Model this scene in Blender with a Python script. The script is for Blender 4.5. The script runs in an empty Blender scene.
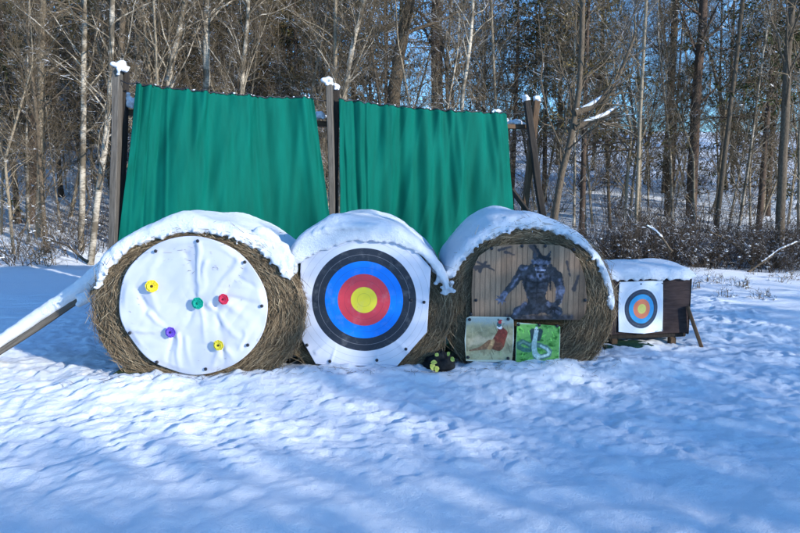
import bpy, bmesh, math, random
import numpy as np
from mathutils import Vector, Matrix
R = math.radians
random.seed(7)
rng = np.random.default_rng(11)
sc = bpy.context.scene
col = sc.collection

# ------------------------------------------------------------------ camera, sky, sun
CAM_H, PITCH, F = 1.6, R(7.0), 622.0          # focal length in pixels of an 800 px wide frame
cam = bpy.data.cameras.new('camera'); cam_o = bpy.data.objects.new('camera', cam); col.objects.link(cam_o)
cam.sensor_width = 36; cam.lens = 36 * F / 800; cam.clip_end = 2000; cam.clip_start = 0.05
cam_o.location = (0, 0, CAM_H); cam_o.rotation_euler = (R(90) - PITCH, 0, 0)
sc.camera = cam_o
SUN_EL, SUN_AZ = R(17.0), R(128.0)            # azimuth clockwise from +Y (the view direction)
S = Vector((math.sin(SUN_AZ) * math.cos(SUN_EL), math.cos(SUN_AZ) * math.cos(SUN_EL), math.sin(SUN_EL)))
w = bpy.data.worlds.new('World'); sc.world = w; w.use_nodes = True
nt = w.node_tree
sky = nt.nodes.new('ShaderNodeTexSky'); sky.sky_type = 'NISHITA'; sky.sun_disc = False
sky.sun_elevation = SUN_EL; sky.sun_rotation = SUN_AZ
sky.air_density = 1.0; sky.dust_density = 0.2; sky.ozone_density = 2.5
bg = nt.nodes['Background']; bg.inputs[1].default_value = 0.15
tint = nt.nodes.new('ShaderNodeMix'); tint.data_type = 'RGBA'; tint.blend_type = 'MULTIPLY'; tint.inputs[0].default_value = 1
tint.inputs[7].default_value = (.65, 1.03, 1.38, 1)      # the photograph's cold, saturated blue sky
nt.links.new(sky.outputs[0], tint.inputs[6]); nt.links.new(tint.outputs[2], bg.inputs[0])
sun = bpy.data.lights.new('sun', 'SUN'); sun_o = bpy.data.objects.new('sun', sun); col.objects.link(sun_o)
sun.energy = 3.9; sun.angle = R(0.53); sun.color = (1.0, 0.95, 0.88)
sun_o.rotation_euler = S.to_track_quat('Z', 'Y').to_euler()
sc.view_settings.view_transform = 'Standard'; sc.view_settings.look = 'None'
sc.view_settings.exposure = 0.92; sc.view_settings.gamma = 1.0

# ------------------------------------------------------------------ helpers
def at(px, py, Y):
    """world point seen at a pixel of the 800x533 photograph, in the vertical plane y = Y"""
    dx = (px - 400) / F; dy = (266.5 - py) / F
    d = Vector((dx, math.cos(PITCH) + dy * math.sin(PITCH), -math.sin(PITCH) + dy * math.cos(PITCH)))
    k = Y / d.y
    return Vector((d.x * k, Y, CAM_H + d.z * k))

_T = np.random.default_rng(5).random((256, 256))
def vn(x, y, s=0):
    x = np.asarray(x, float) + s * 17.3; y = np.asarray(y, float) + s * 31.7
    xi = np.floor(x).astype(int); yi = np.floor(y).astype(int)
    fx = x - xi; fy = y - yi
    fx = fx * fx * (3 - 2 * fx); fy = fy * fy * (3 - 2 * fy)
    a = _T[xi & 255, yi & 255]; b = _T[(xi + 1) & 255, yi & 255]
    c = _T[xi & 255, (yi + 1) & 255]; d = _T[(xi + 1) & 255, (yi + 1) & 255]
    return (a * (1 - fx) + b * fx) * (1 - fy) + (c * (1 - fx) + d * fx) * fy - 0.5
def fbm(x, y, s=0, o=4):
    t = 0; a = 1
    for i in range(o):
        t = t + a * vn(x * 2 ** i, y * 2 ** i, s + i); a *= .5
    return t
def sst(a, b, x):
    t = np.clip((x - a) / (b - a), 0, 1); return t * t * (3 - 2 * t)

def mesh_np(name, V, Fq, mat, smooth=True):
    V = np.asarray(V, np.float32).reshape(-1, 3); Fq = np.asarray(Fq, np.int32)
    k = Fq.shape[1]; m = bpy.data.meshes.new(name)
    m.vertices.add(len(V)); m.vertices.foreach_set('co', V.ravel())
    m.loops.add(Fq.size); m.loops.foreach_set('vertex_index', Fq.ravel())
    m.polygons.add(len(Fq)); m.polygons.foreach_set('loop_start', np.arange(0, Fq.size, k, dtype=np.int32))
    m.polygons.foreach_set('loop_total', np.full(len(Fq), k, np.int32))
    m.polygons.foreach_set('use_smooth', np.full(len(Fq), smooth, bool))
    m.update(calc_edges=True); m.validate()
    if mat: m.materials.append(mat)
    return m
def link(name, me, parent=None, **p):
    o = bpy.data.objects.new(name, me); col.objects.link(o)
    if parent: o.parent = parent
    for k, v in p.items():
        if v: o[k] = v
    return o
def thing(name, label, cat, loc=(0, 0, 0), rz=0, group=None):
    o = bpy.data.objects.new(name, None); col.objects.link(o)
    o.location = loc; o.rotation_euler = (0, 0, rz); o.empty_display_size = .2
    o['label'] = label; o['category'] = cat
    if group: o['group'] = group
    return o
def tag(o, label=None, cat=None, group=None, kind=None):
    for k, v in (('label', label), ('category', cat), ('group', group), ('kind', kind)):
        if v: o[k] = v
    return o
def copy_tree(o, parent=None):
    c = o.copy(); col.objects.link(c); c.parent = parent
    for ch in list(o.children): copy_tree(ch, c)
    return c
def grid_faces(n, m, wrap=False):
    """quads of an n x m vertex grid; wrap closes the second axis"""
    i = np.arange(n - 1)[:, None]; j = np.arange(m if wrap else m - 1)[None, :]
    j2 = (j + 1) % m
    return np.stack([i * m + j, i * m + j2, (i + 1) * m + j2, (i + 1) * m + j], -1).reshape(-1, 4)
def tubes(P, Rr, S_=3):
    """P (M,K,3) polylines, Rr (M,K) radii -> vertices, quads"""
    M, K, _ = P.shape
    T = np.gradient(P, axis=1); T /= np.linalg.norm(T, axis=2, keepdims=True) + 1e-9
    ref = np.where(np.abs(T[..., 2:3]) > .9, np.array([1., 0, 0]), np.array([0, 0, 1.]))
    ref = np.broadcast_to(ref[:, :1], T.shape)
    A = np.cross(T, ref); A /= np.linalg.norm(A, axis=2, keepdims=True) + 1e-9
    B = np.cross(T, A)
    a = np.arange(S_) * 2 * math.pi / S_
    V = P[:, :, None] + Rr[:, :, None, None] * (A[:, :, None] * np.cos(a)[:, None] + B[:, :, None] * np.sin(a)[:, None])
    Fq = grid_faces(K, S_, True)
    Fq = (Fq[None] + (np.arange(M) * K * S_)[:, None, None]).reshape(-1, 4)
    return V.reshape(-1, 3), Fq
def join_np(parts):
    Vs, Fs, n = [], [], 0
    for V, Fq in parts:
        Vs.append(V); Fs.append(Fq + n); n += len(V)
    return np.concatenate(Vs), np.concatenate(Fs)
def grow(P, Rr, n, t0, t1, L, ang, K, up=0., wob=.15, rr=.6, tip=.25, taper_len=.5, min_r=.0, r_=rng):
    """n children along each of the parent polylines"""
    M, Kp, _ = P.shape
    t = (t0 + (t1 - t0) * ((np.arange(n)[None] + r_.random((M, n))) / n))
    f = t * (Kp - 1); i = np.minimum(f.astype(int), Kp - 2); fr = (f - i)[..., None]
    m = np.arange(M)[:, None]
    p = P[m, i] * (1 - fr) + P[m, i + 1] * fr
    tg = P[m, i + 1] - P[m, i]; tg /= np.linalg.norm(tg, axis=2, keepdims=True) + 1e-9
    r0 = (Rr[m, i] * (1 - fr[..., 0]) + Rr[m, i + 1] * fr[..., 0]) * rr
    r0 = np.maximum(r0, min_r)
    rnd = r_.normal(size=tg.shape); pr = np.cross(tg, rnd); pr /= np.linalg.norm(pr, axis=2, keepdims=True) + 1e-9
    a = ang * (.75 + .5 * r_.random((M, n, 1)))
    d = tg * np.cos(a) + pr * np.sin(a)
    ln = L * (1 - taper_len * (t - t0) / max(t1 - t0, 1e-6)) * (.6 + .8 * r_.random((M, n)))
    p = p.reshape(-1, 3); d = d.reshape(-1, 3); ln = ln.reshape(-1, 1); r0 = r0.reshape(-1, 1)
    out = [p]; 
    for k in range(K - 1):
        d = d + r_.normal(size=d.shape) * wob + np.array([0, 0, up])
        d /= np.linalg.norm(d, axis=1, keepdims=True)
        out.append(out[-1] + d * ln / (K - 1))
    Q = np.stack(out, 1)
    RR = r0 * np.linspace(1, tip, K)[None]
    return Q, RR

# ------------------------------------------------------------------ materials
def mat(name, rough=.8, spec=.3):
    m = bpy.data.materials.new(name); m.use_nodes = True
    b = m.node_tree.nodes['Principled BSDF']
    b.inputs['Roughness'].default_value = rough; b.inputs['Specular IOR Level'].default_value = spec
    return m, m.node_tree, b
def N(nt, t, **kw):
    n = nt.nodes.new(t)
    for k, v in kw.items():
        if k.startswith('i_'):
            key = k[2:].replace('_', ' '); key = int(key) if key.isdigit() else key
            n.inputs[key].default_value = v
        else: setattr(n, k, v)
    return n
def coords(nt, kind='Object', scale=(1, 1, 1), rot=(0, 0, 0)):
    tc = N(nt, 'ShaderNodeTexCoord'); mp = N(nt, 'ShaderNodeMapping')
    mp.inputs['Scale'].default_value = scale; mp.inputs['Rotation'].default_value = rot
    nt.links.new(tc.outputs[kind], mp.inputs['Vector']); return mp.outputs[0]
def noise(nt, vec, sc_=5, det=4, rough=.6):
    n = N(nt, 'ShaderNodeTexNoise'); n.inputs['Scale'].default_value = sc_
    n.inputs['Detail'].default_value = det; n.inputs['Roughness'].default_value = rough
    nt.links.new(vec, n.inputs['Vector']); return n.outputs['Fac']
def ramp(nt, fac, stops, interp='LINEAR'):
    r = N(nt, 'ShaderNodeValToRGB'); cr = r.color_ramp; cr.interpolation = interp
    while len(cr.elements) < len(stops): cr.elements.new(.5)
    for e, (p, c) in zip(cr.elements, stops):
        e.position = p; e.color = (*c, 1) if len(c) == 3 else c
    nt.links.new(fac, r.inputs[0]); return r.outputs[0]
def mix(nt, fac, a, b, mode='MIX'):
    n = N(nt, 'ShaderNodeMix', data_type='RGBA', blend_type=mode)
    for s, v in ((0, fac), (6, a), (7, b)):
        if isinstance(v, (int, float)): n.inputs[s].default_value = v
        elif isinstance(v, tuple): n.inputs[s].default_value = (*v, 1)
        else: nt.links.new(v, n.inputs[s])
    return n.outputs[2]
def mth(nt, op, a, b=None, c=None, clamp=False):
    n = N(nt, 'ShaderNodeMath', operation=op); n.use_clamp = clamp
    for s, v in ((0, a), (1, b), (2, c)):
        if v is None: continue
        if isinstance(v, (int, float)): n.inputs[s].default_value = v
        else: nt.links.new(v, n.inputs[s])
    return n.outputs[0]
def bump(nt, b, h, strength=.3, dist=.01):
    n = N(nt, 'ShaderNodeBump'); n.inputs['Strength'].default_value = strength; n.inputs['Distance'].default_value = dist
    nt.links.new(h, n.inputs['Height']); nt.links.new(n.outputs[0], b.inputs['Normal'])
def snow_top(nt, colr, thr=.55, amount=.5, scale=6):
    """real snow lying on upward faces, in patches"""
    g = N(nt, 'ShaderNodeNewGeometry'); sx = N(nt, 'ShaderNodeSeparateXYZ'); nt.links.new(g.outputs['Normal'], sx.inputs[0])
    up = mth(nt, 'GREATER_THAN', sx.outputs['Z'], thr)
    n = noise(nt, g.outputs['Position'], scale, 2)
    pat = mth(nt, 'GREATER_THAN', n, 1 - amount)
    return mix(nt, mth(nt, 'MULTIPLY', up, pat), colr, (.82, .86, .92))

SNOW = (.80, .87, .96)
def snow_mat(name, bs, dist):
    m, t, b = mat(name, .6, .25)
    v = coords(t)
    n1 = noise(t, v, 3.0, 3); n2 = noise(t, v, bs, 6, .78); n3 = noise(t, v, 150, 3, .7)
    c = ramp(t, n1, [(.3, (.84, .885, .945)), (.7, (.88, .915, .96))])
    t.links.new(c, b.inputs['Base Color'])
    h = mth(t, 'ADD', n2, mth(t, 'MULTIPLY', n3, .5))
    bump(t, b, h, 1.0, dist)
    return m
M_snow = snow_mat('ground_snow', 30, .018)
M_cap = snow_mat('lying_snow', 38, .022)

def wood_mat(name, c1, c2, axis=(18, 18, 1.2)):
    m, t, b = mat(name, .85, .15)
    v = coords(t, scale=axis); n = noise(t, v, 4, 6, .7)
    t.links.new(ramp(t, n, [(.3, c1), (.7, c2)]), b.inputs['Base Color']); bump(t, b, n, .5, .004); return m
M_post = wood_mat('weathered_wood', (.045, .040, .034), (.145, .130, .112))
M_post2 = wood_mat('dark_wood', (.015, .013, .012), (.05, .042, .035))
M_brown = wood_mat('brown_wood', (.05, .032, .02), (.14, .09, .055))

m, t, b = mat('straw', .75, .25); M_straw = m
oi = N(t, 'ShaderNodeTexCoord'); at_ = N(t, 'ShaderNodeAttribute', attribute_name='shade')
t.links.new(ramp(t, at_.outputs['Fac'], [(0, (.05, .036, .022)), (.35, (.175, .125, .075)), (.7, (.33, .25, .155)), (1, (.54, .44, .29))]), b.inputs['Base Color'])
m, t, b = mat('hay_core', .95, .1); M_hay = m
v = coords(t); n = noise(t, v, 30, 6, .8)
t.links.new(ramp(t, n, [(.3, (.03, .02, .01)), (.7, (.16, .11, .055))]), b.inputs['Base Color']); bump(t, b, n, .9, .02)

def bark(name, stops, sc_=(6, 6, 2), bs=.6, snow=.25, fine=9):
    m, t, b = mat(name, .85, .15)
    v = coords(t, scale=sc_); n = noise(t, v, fine, 5, .7)
    c = ramp(t, n, stops)
    c = snow_top(t, c, .35, snow, 5)
    t.links.new(c, b.inputs['Base Color']); bump(t, b, n, bs, .006); return m
m, t, b = mat('birch_bark', .7, .2); M_birch = m
v = coords(t, scale=(3, 3, 30)); n = noise(t, v, 3, 4, .6)
v2 = coords(t, scale=(1, 1, 1.3)); n2 = noise(t, v2, 2.2, 4, .65)
c = ramp(t, n, [(.36, (.05, .045, .04)), (.46, (.36, .31, .24)), (.75, (.52, .47, .38))])
c = mix(t, ramp(t, n2, [(.42, (0, 0, 0)), (.55, (1, 1, 1))]), c, (.10, .08, .055))
t.links.new(c, b.inputs['Base Color'])
M_bark = bark('grey_bark', [(.3, (.035, .028, .02)), (.7, (.15, .115, .08))])
M_tan = bark('tan_bark', [(.3, (.10, .08, .055)), (.7, (.34, .28, .20))])
M_pine = bark('pine_bark', [(.3, (.03, .022, .018)), (.7, (.125, .085, .062))])
M_twig = bark('brown_twigs', [(.3, (.05, .038, .026)), (.7, (.22, .17, .11))], snow=.40)
M_twigd = bark('dark_twigs', [(.3, (.028, .022, .018)), (.7, (.09, .07, .052))], snow=.42)
def needle(name, c1, c2, sn):
    m, t, b = mat(name, .8, .15)
    v = coords(t); n = noise(t, v, 1.6, 3)
    c = ramp(t, n, [(.35, c1), (.65, c2)])
    t.links.new(snow_top(t, c, .5, sn, 2.5), b.inputs['Base Color']); return m
M_need = needle('dark_needles', (.016, .022, .008), (.06, .07, .022), .36)
M_needb = needle('brownish_foliage', (.055, .042, .015), (.17, .125, .05), .25)

# ------------------------------------------------------------------ ground
BALES = [dict(c=(-1.69, .60), r=(.86, .675), Y=5.10, D=1.15),
         dict(c=(-.305, .58), r=(.74, .66), Y=5.38, D=1.15),
         dict(c=(1.15, .57), r=(.75, .715), Y=5.47, D=1.2)]
def ground_h(x, y, fine=True):
    x = np.asarray(x, float); y = np.asarray(y, float)
    h = .30 * fbm(x * .10, y * .10, 3, 3) * sst(7, 20, y)
    h = h + .195 * np.maximum(0, y - 13.5 - .8 * vn(x * .3, y * 0 + 2, 9)) * (1 - sst(38, 52, y)) + 5.4 * sst(38, 52, y)
    h = h + 7.5 * sst(1, 17, -x) * sst(17, 46, y)
    h = h - .03 * (sst(14, 60, y)) * np.maximum(0, x) * .3
    # snow banked along the feet of the bales, rising to the left and to the front
    bank = np.exp(-((y - 5.0 - .10 * (x + 1.7)) / .34) ** 2) * (.075 + .09 * vn(x * 2.1, x * 0, 21) + .03 * vn(x * 7, y * 5, 22)) * sst(-3.2, -2.4, x) * (1 - sst(2.2, 3.0, x))
    h = h + bank
    h = h + .10 * fbm(x * .45, y * .45, 12, 2) * (1 - .5 * np.exp(-((y - 5.2) / .8) ** 2))
    if fine:
        k = 1 - sst(12, 22, y)
        u = x * .84 + y * .54; v_ = -x * .54 + y * .84
        d = vn(u * 2.4, v_ * 3.2, 31); h = h + .018 * k * d
        d2 = vn(u * 5.5, v_ * 6.5, 41); h = h + .012 * k * d2
        r3 = 1 - np.abs(2 * vn(x * 3.3 + d, y * 4.3, 51)); h = h + .022 * k * (r3 - .5)
        h = h + (.35 + .65 * sst(3.0, 3.7, y)) * k * (.017 * vn(x * 6.8 + d * 2, y * 7.2, 71) + .026 * vn(x * 14 + d2, y * 15, 61) * (1 + d) + .017 * vn(x * 27, y * 29, 62) + .007 * vn(x * 44, y * 46, 63))
        # old footprints and dimples
        fr = np.random.default_rng(3)
        for _ in range(110):
            fx, fy = fr.uniform(-4, 4.5), fr.uniform(3.3, 9); a = fr.uniform(0, 3.1)
            w1 = fr.uniform(.08, .20); w2 = fr.uniform(.05, .10); dep = fr.uniform(.005, .016)
            if abs(fy - 5.4) < .9 and -2.8 < fx < 2.2: continue
            dx, dy = x - fx, y - fy
            p = dx * math.cos(a) + dy * math.sin(a); q = -dx * math.sin(a) + dy * math.cos(a)
            e = (p / w1) ** 2 + (q / w2) ** 2
            h = h - dep * np.exp(-e) + dep * .3 * np.exp(-(np.sqrt(e) - 1.5) ** 2 * 3)
    return h
def gz(x, y): return float(ground_h(np.array([x]), np.array([y]), False)[0])

nx, ny = 600, 620
ux = np.linspace(-1, 1, nx); X1 = np.concatenate([-np.geomspace(4.6, 400, 80)[::-1], np.linspace(-4.57, 4.57, nx - 160), np.geomspace(4.6, 400, 80)])
uy = np.linspace(0, 1, ny)
ya = np.concatenate([-np.geomspace(300, 2.0, 40), np.linspace(-1.8, 2.0, 20), np.linspace(2.03, 9.5, 360), np.geomspace(9.55, 600, ny - 420)])
XX, YY = np.meshgrid(X1, ya)
ZZ = ground_h(XX, YY)
Vg = np.stack([XX, YY, ZZ], -1)
link('snow_ground', mesh_np('snow_ground', Vg, grid_faces(ny, nx), M_snow), kind='structure', label='blue white uneven snow field rising to a wooded slope')

# ------------------------------------------------------------------ hay bales
def bale_r(B, th, jit=0):
    """outline point (x, z) of a sagging bale"""
    cx, cz = B['c']; rx, rz = B['r']
    c_, s_ = np.cos(th), np.sin(th)
    k = 1 + .03 * vn(np.cos(th) * 2 + 5, np.sin(th) * 2, 70 + jit)
    e = np.where(s_ < 0, .9, 1.0)
    return cx + rx * k * np.sign(c_) * np.abs(c_) ** e, cz + rz * k * s_
def make_bale(B, label, seed):
    t_ = thing('hay_bale', label, 'hay bale', (B['c'][0], B['Y'] + B['D'] / 2, 0), 0, 'round hay bales in a row')
    n, rings = 120, 14
    th = np.linspace(0, 2 * math.pi, n, endpoint=False)
    x, z = bale_r(B, th, seed)
    cx, cz = B['c']
    V = []
    for k in np.linspace(0, 1, 11)[1:]:      # front face, slightly domed
        V.append(np.stack([cx + (x - cx) * k, B['Y'] + .05 * k ** 6 + 0 * x, cz + (z - cz) * k], -1))
    for k in np.linspace(0, 1, 12)[1:]:
        s2 = 1 + .02 * math.sin(k * math.pi)
        V.append(np.stack([cx + (x - cx) * s2, B['Y'] + .05 + (B['D'] - .05) * k + 0 * x, cz + (z - cz) * s2], -1))
    V.append(np.stack([cx + (x - cx) * .02, B['Y'] + B['D'] + 0 * x, cz + (z - cz) * .02], -1))
    V[0] = np.stack([cx + (x - cx) * .02, B['Y'] + 0 * x, cz + (z - cz) * .02], -1)
    V = np.stack(V, 0); K = len(V)
    V += (rng.random(V.shape) - .5) * .012
    me = mesh_np('hay_body', V - np.array(t_.location), grid_faces(K, n, True), M_hay)
    link('hay_body', me, t_)
    # strands wound round the roll: face
    g = np.random.default_rng(seed)
    P, W, SH = [], [], []
    def arcs(n_, mode):
        Ks = 5
        th0 = g.random(n_) * 2 * math.pi; span = g.uniform(.05, .36, n_) * g.choice([-1, 1], n_)
        if mode == 'face':
            k = np.sqrt(g.uniform(.25, 1.02, n_)); yy = B['Y'] - .004 - g.random(n_) * .03 + .05 * k ** 6
            dk = g.normal(0, .055, n_); dy = g.normal(0, .016, n_) - .006
        else:
            k = 1.0 + g.random(n_) * .03; yy = B['Y'] + g.random(n_) ** 1.3 * B['D']
            dk = g.normal(0, .012, n_) + .012; dy = g.normal(0, .04, n_)
        s_ = np.linspace(0, 1, Ks)[None]
        th_ = th0[:, None] + span[:, None] * s_
        x_, z_ = bale_r(B, th_, seed)
        kk = k[:, None] + dk[:, None] * s_ + .03 * (g.random((n_, 1)) < .1) * s_ ** 2
        X = cx + (x_ - cx) * kk; Z = cz + (z_ - cz) * kk
        Y = yy[:, None] + dy[:, None] * (s_ ** 2) + g.normal(0, .002, (n_, Ks))
        return np.stack([X, Y, Z], -1)
    for mode, cnt in (('face', 15000), ('side', 5200)):
        P.append(arcs(cnt, mode))
    # loose stalks sticking out in all directions at the rim and low on the face
    nl = 1500; th_ = g.random(nl) * 2 * math.pi; k = g.uniform(.86, 1.02, nl)
    x_, z_ = bale_r(B, th_, seed)
    p0 = np.stack([cx + (x_ - cx) * k, B['Y'] + .02 + g.random(nl) * .06, cz + (z_ - cz) * k], -1)
    d = g.normal(size=(nl, 3)); d[:, 1] -= .15; d /= np.linalg.norm(d, axis=1, keepdims=True)
    ln = g.uniform(.02, .08, (nl, 1)); s_ = np.linspace(0, 1, 5)[None, :, None]
    q = p0[:, None] + d[:, None] * ln[:, None] * s_; q[..., 2] -= (s_[..., 0] ** 2) * g.uniform(0, .05, (nl, 1))
    P.append(q)
    P = np.concatenate(P); M = len(P)
    wd = g.uniform(.0010, .0024, (M, 1)) * np.array([[.7, 1, 1, 1, .5]])
    V, Fq = tubes(P, wd, 3)
    me = mesh_np('straw', V - np.array(t_.location), Fq, M_straw)
    a = me.attributes.new('shade', 'FLOAT', 'POINT')
    a.data.foreach_set('value', np.repeat(np.clip(g.normal(.45, .25, M), 0, 1), 15).astype(np.float32))
    link('straw', me, t_, kind='stuff')
    return t_
make_bale(BALES[0], 'widest round hay bale at the left behind the round white sheet', 1)
make_bale(BALES[1], 'middle round hay bale behind the large ring target', 2)
make_bale(BALES[2], 'right round hay bale carrying the animal pictures', 3)

def ico(r=1, sub=1):
    bm = bmesh.new(); bmesh.ops.create_icosphere(bm, subdivisions=sub, radius=r)
    V = np.array([v.co[:] for v in bm.verts]); Fq = np.array([[v.index for v in f.verts] for f in bm.faces]); bm.free(); return V, Fq
ICO = ico(1, 2)
def blobs(C, Rr, sq=(1, 1, .8)):
    V, Fq = ICO
    C = np.asarray(C, float); Rr = np.asarray(Rr, float)
    Vs = C[:, None] + V[None] * np.array(sq) * Rr[:, None, None]
    return Vs.reshape(-1, 3), (Fq[None] + (np.arange(len(C)) * len(V))[:, None, None]).reshape(-1, 3)
def snowy(name, parts, label, cat, vox=.012, parent=None, it=2, group=None):
    """union of closed pieces, melted together; parts: list of (V, quads or tris)"""
    Vs, tris, n = [], [], 0
    for V, Fq in parts:
        Vs.append(np.asarray(V).reshape(-1, 3))
        Fq = np.asarray(Fq)
        if Fq.shape[1] == 4: Fq = np.concatenate([Fq[:, [0, 1, 2]], Fq[:, [0, 2, 3]]])
        tris.append(Fq + n); n += len(Vs[-1])
    V = np.concatenate(Vs); o0 = V.mean(0); o0[2] = V[:, 2].min()
    me = mesh_np(name, V - o0, np.concatenate(tris), M_cap)
    o = link(name, me, parent); o.location = o0
    if label: tag(o, label, cat, group)
    r = o.modifiers.new('melt', 'REMESH'); r.mode = 'VOXEL'; r.voxel_size = vox; r.use_smooth_shade = True
    s = o.modifiers.new('soften', 'SMOOTH'); s.factor = .5; s.iterations = it
    return o

# snow caps of the bales: closed shells whose front lip overhangs and breaks into clumps
def cap(B, a0, a1, thick, seed, lip=.04, hang=0., extra=()):
    g = np.random.default_rng(seed)
    n, mm = 150, 60
    th = np.linspace(R(a0), R(a1), n); cx, cz = B['c']
    s_ = np.linspace(0, 1, mm)
    TH, SS = np.meshgrid(th, s_, indexing='ij')
    X, Z = bale_r(B, TH, 1)
    nx_, nz_ = np.cos(TH) / B['r'][0], np.sin(TH) / B['r'][1]; ln = np.hypot(nx_, nz_); nx_ /= ln; nz_ /= ln
    u = np.linspace(0, 1, n)[:, None]
    hgt = thick(np.degrees(TH)) * (1 + .55 * fbm(TH * 2.2 + seed, SS * 1.6, seed + 30, 3))
    edge = np.clip(np.minimum(SS / .10, (1 - SS) / .16), 0, 1); edge = np.sqrt(np.clip(1 - (1 - edge) ** 2, 0, 1))
    ends = np.clip(np.minimum(u / .07, (1 - u) / .07), 0, 1); ends = np.sqrt(1 - (1 - ends) ** 2)
    H = hgt * (.35 + .65 * edge) * (.3 + .7 * ends) + .022 * fbm(TH * 2.6, SS * 2.0, seed, 3) * edge + .006 * vn(TH * 26, SS * 22, seed) + .006 * vn(TH * 55, SS * 50, seed)
    lipv = lip + .035 * fbm(TH * 6, TH * 0, seed + 4, 4)
    Yo = B['Y'] - lipv * (1 - SS) + (B['D'] + .08) * SS
    # the outer surface sags slightly over the front lip
    out = np.stack([X + nx_ * H, Yo, Z + nz_ * H - .02 * (1 - edge) * (SS < .5)], -1)
    dn = .012 + .045 * np.clip(fbm(TH * 30, SS * 2, seed + 9, 4) + .15, 0, 1) * (SS < .05) + .05 * np.clip(fbm(TH * 4.3, SS * 0, seed + 19, 3) + .05, 0, 1)
    dn = dn + hang * np.exp(-((np.degrees(TH) - 100) / 38) ** 2) * (SS < .12)
    inn = np.stack([X - nx_ * dn, Yo + .012, Z - nz_ * dn], -1)
    V = np.concatenate([out.reshape(-1, 3), inn.reshape(-1, 3)])
    G = grid_faces(n, mm); off = n * mm
    Fs = [G, G[:, ::-1] + off]
    i = np.arange(n - 1); j = np.arange(mm - 1)
    def side(a, b): Fs.append(np.stack([a, b, b + off, a + off], -1))
    side((i + 1) * mm, i * mm); side(i * mm + mm - 1, (i + 1) * mm + mm - 1)
    side(j, j + 1); side((n - 1) * mm + j + 1, (n - 1) * mm + j)
    parts = [(V, np.concatenate(Fs))]
    # clumps clinging under the lip
    nb = 170; tb = g.uniform(R(a0), R(a1), nb); xb, zb = bale_r(B, tb, 1)
    mnx, mnz = np.cos(tb), np.sin(tb)
    dd = np.abs(g.normal(0, .022, nb)) + .0
    C = np.stack([xb - mnx * dd, B['Y'] - g.uniform(-.02, .05, nb), zb - mnz * dd], -1)
    parts.append(blobs(C, g.uniform(.008, .017, nb)))
    for e in extra: parts.append(e)
    return parts
def clump(c, n, spread, r0, r1, seed):
    g = np.random.default_rng(seed); c = np.array(c)
    return blobs(c + g.normal(size=(n, 3)) * np.array(spread), g.uniform(r0, r1, n))
def chain(pts, r, n, seed, jit=.02):
    g = np.random.default_rng(seed); pts = np.array(pts, float); r = np.array(r, float)
    t = np.linspace(0, len(pts) - 1, n); i = np.minimum(t.astype(int), len(pts) - 2); f = (t - i)
    C = pts[i] * (1 - f[:, None]) + pts[i + 1] * f[:, None]; Rr = r[i] * (1 - f) + r[i + 1] * f
    return blobs(C + g.normal(size=C.shape) * jit, Rr * g.uniform(.94, 1.06, n))

b0, b1, b2 = BALES
th1 = lambda d: .035 + .10 * np.exp(-((d - 93) / 36) ** 2) + .06 * np.exp(-((d - 142) / 18) ** 2) + .03 * np.exp(-((d - 35) / 12) ** 2)
snowy('snow', cap(b0, 24, 163, th1, 101, .03, extra=[
    clump(at(290, 262, 5.12), 16, (.022, .02, .05), .014, .032, 1),
    chain([at(262, 232, 5.2), at(281, 246, 5.2), at(292, 262, 5.15)], (.07, .06, .04), 14, 5, .01)]),
    'thick snow on the widest hay bale, drooping at its right end', 'snow')
th2 = lambda d: .04 + .10 * np.exp(-((d - 106) / 46) ** 2)
snowy('snow', cap(b1, 16, 162, th2, 102, .125, .05, extra=[
    chain([at(298, 246, 5.33), at(318, 233, 5.30), at(345, 226, 5.28), at(375, 226, 5.28), at(400, 240, 5.28)], (.04, .035, .035, .03, .02), 150, 6, .006),
    clump(at(440, 276, 5.36), 20, (.022, .02, .04), .014, .03, 2),
    clump(at(446, 290, 5.36), 12, (.02, .02, .03), .014, .028, 3)]),
    'smooth snow on the middle hay bale, overlapping the top of the ring target', 'snow')
th3 = lambda d: .04 + .085 * np.exp(-((d - 105) / 42) ** 2)
snowy('snow', cap(b2, -2, 158, th3, 103, .03, extra=[
    clump(at(448, 282, 5.45), 16, (.02, .02, .05), .012, .028, 4)]),
    'snow on the right hay bale running down the rim above the beast picture', 'snow')

# ------------------------------------------------------------------ sheets and pictures
def peg_mesh():
    n = 10; a = np.arange(n) * 2 * math.pi / n
    prof = [(.0, -.014), (.010, -.013), (.0145, -.008), (.014, -.003), (.006, .0), (.005, .05)]
    V = np.array([[r * math.cos(q), y, r * math.sin(q)] for r, y in prof for q in a])
    return mesh_np('peg', V, grid_faces(len(prof), n, True), M_peg)
m, t, b = mat('black_plastic', .5, .4); M_peg = m; v = coords(t); n = noise(t, v, 60, 2)
t.links.new(ramp(t, n, [(.3, (.006, .007, .009)), (.7, (.02, .022, .03))]), b.inputs['Base Color'])
PEG = peg_mesh()
def pegs(root, pts):
    for p in pts:
        o = link('peg', PEG, root); o.location = Vector(p) - root.location
        o.rotation_euler = (random.uniform(-.15, .15), 0, random.uniform(-.2, .2))

def ridge(x, z, a, b, wd, amp, fade=1):
    a = np.array(a); b = np.array(b); d = b - a; L2 = (d ** 2).sum()
    t = np.clip(((x - a[0]) * d[0] + (z - a[1]) * d[1]) / L2, 0, 1)
    q = np.hypot(x - a[0] - t * d[0], z - a[1] - t * d[1])
    return amp * np.exp(-(q / wd) ** 2) * (1 - fade * t * .8)

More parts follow.
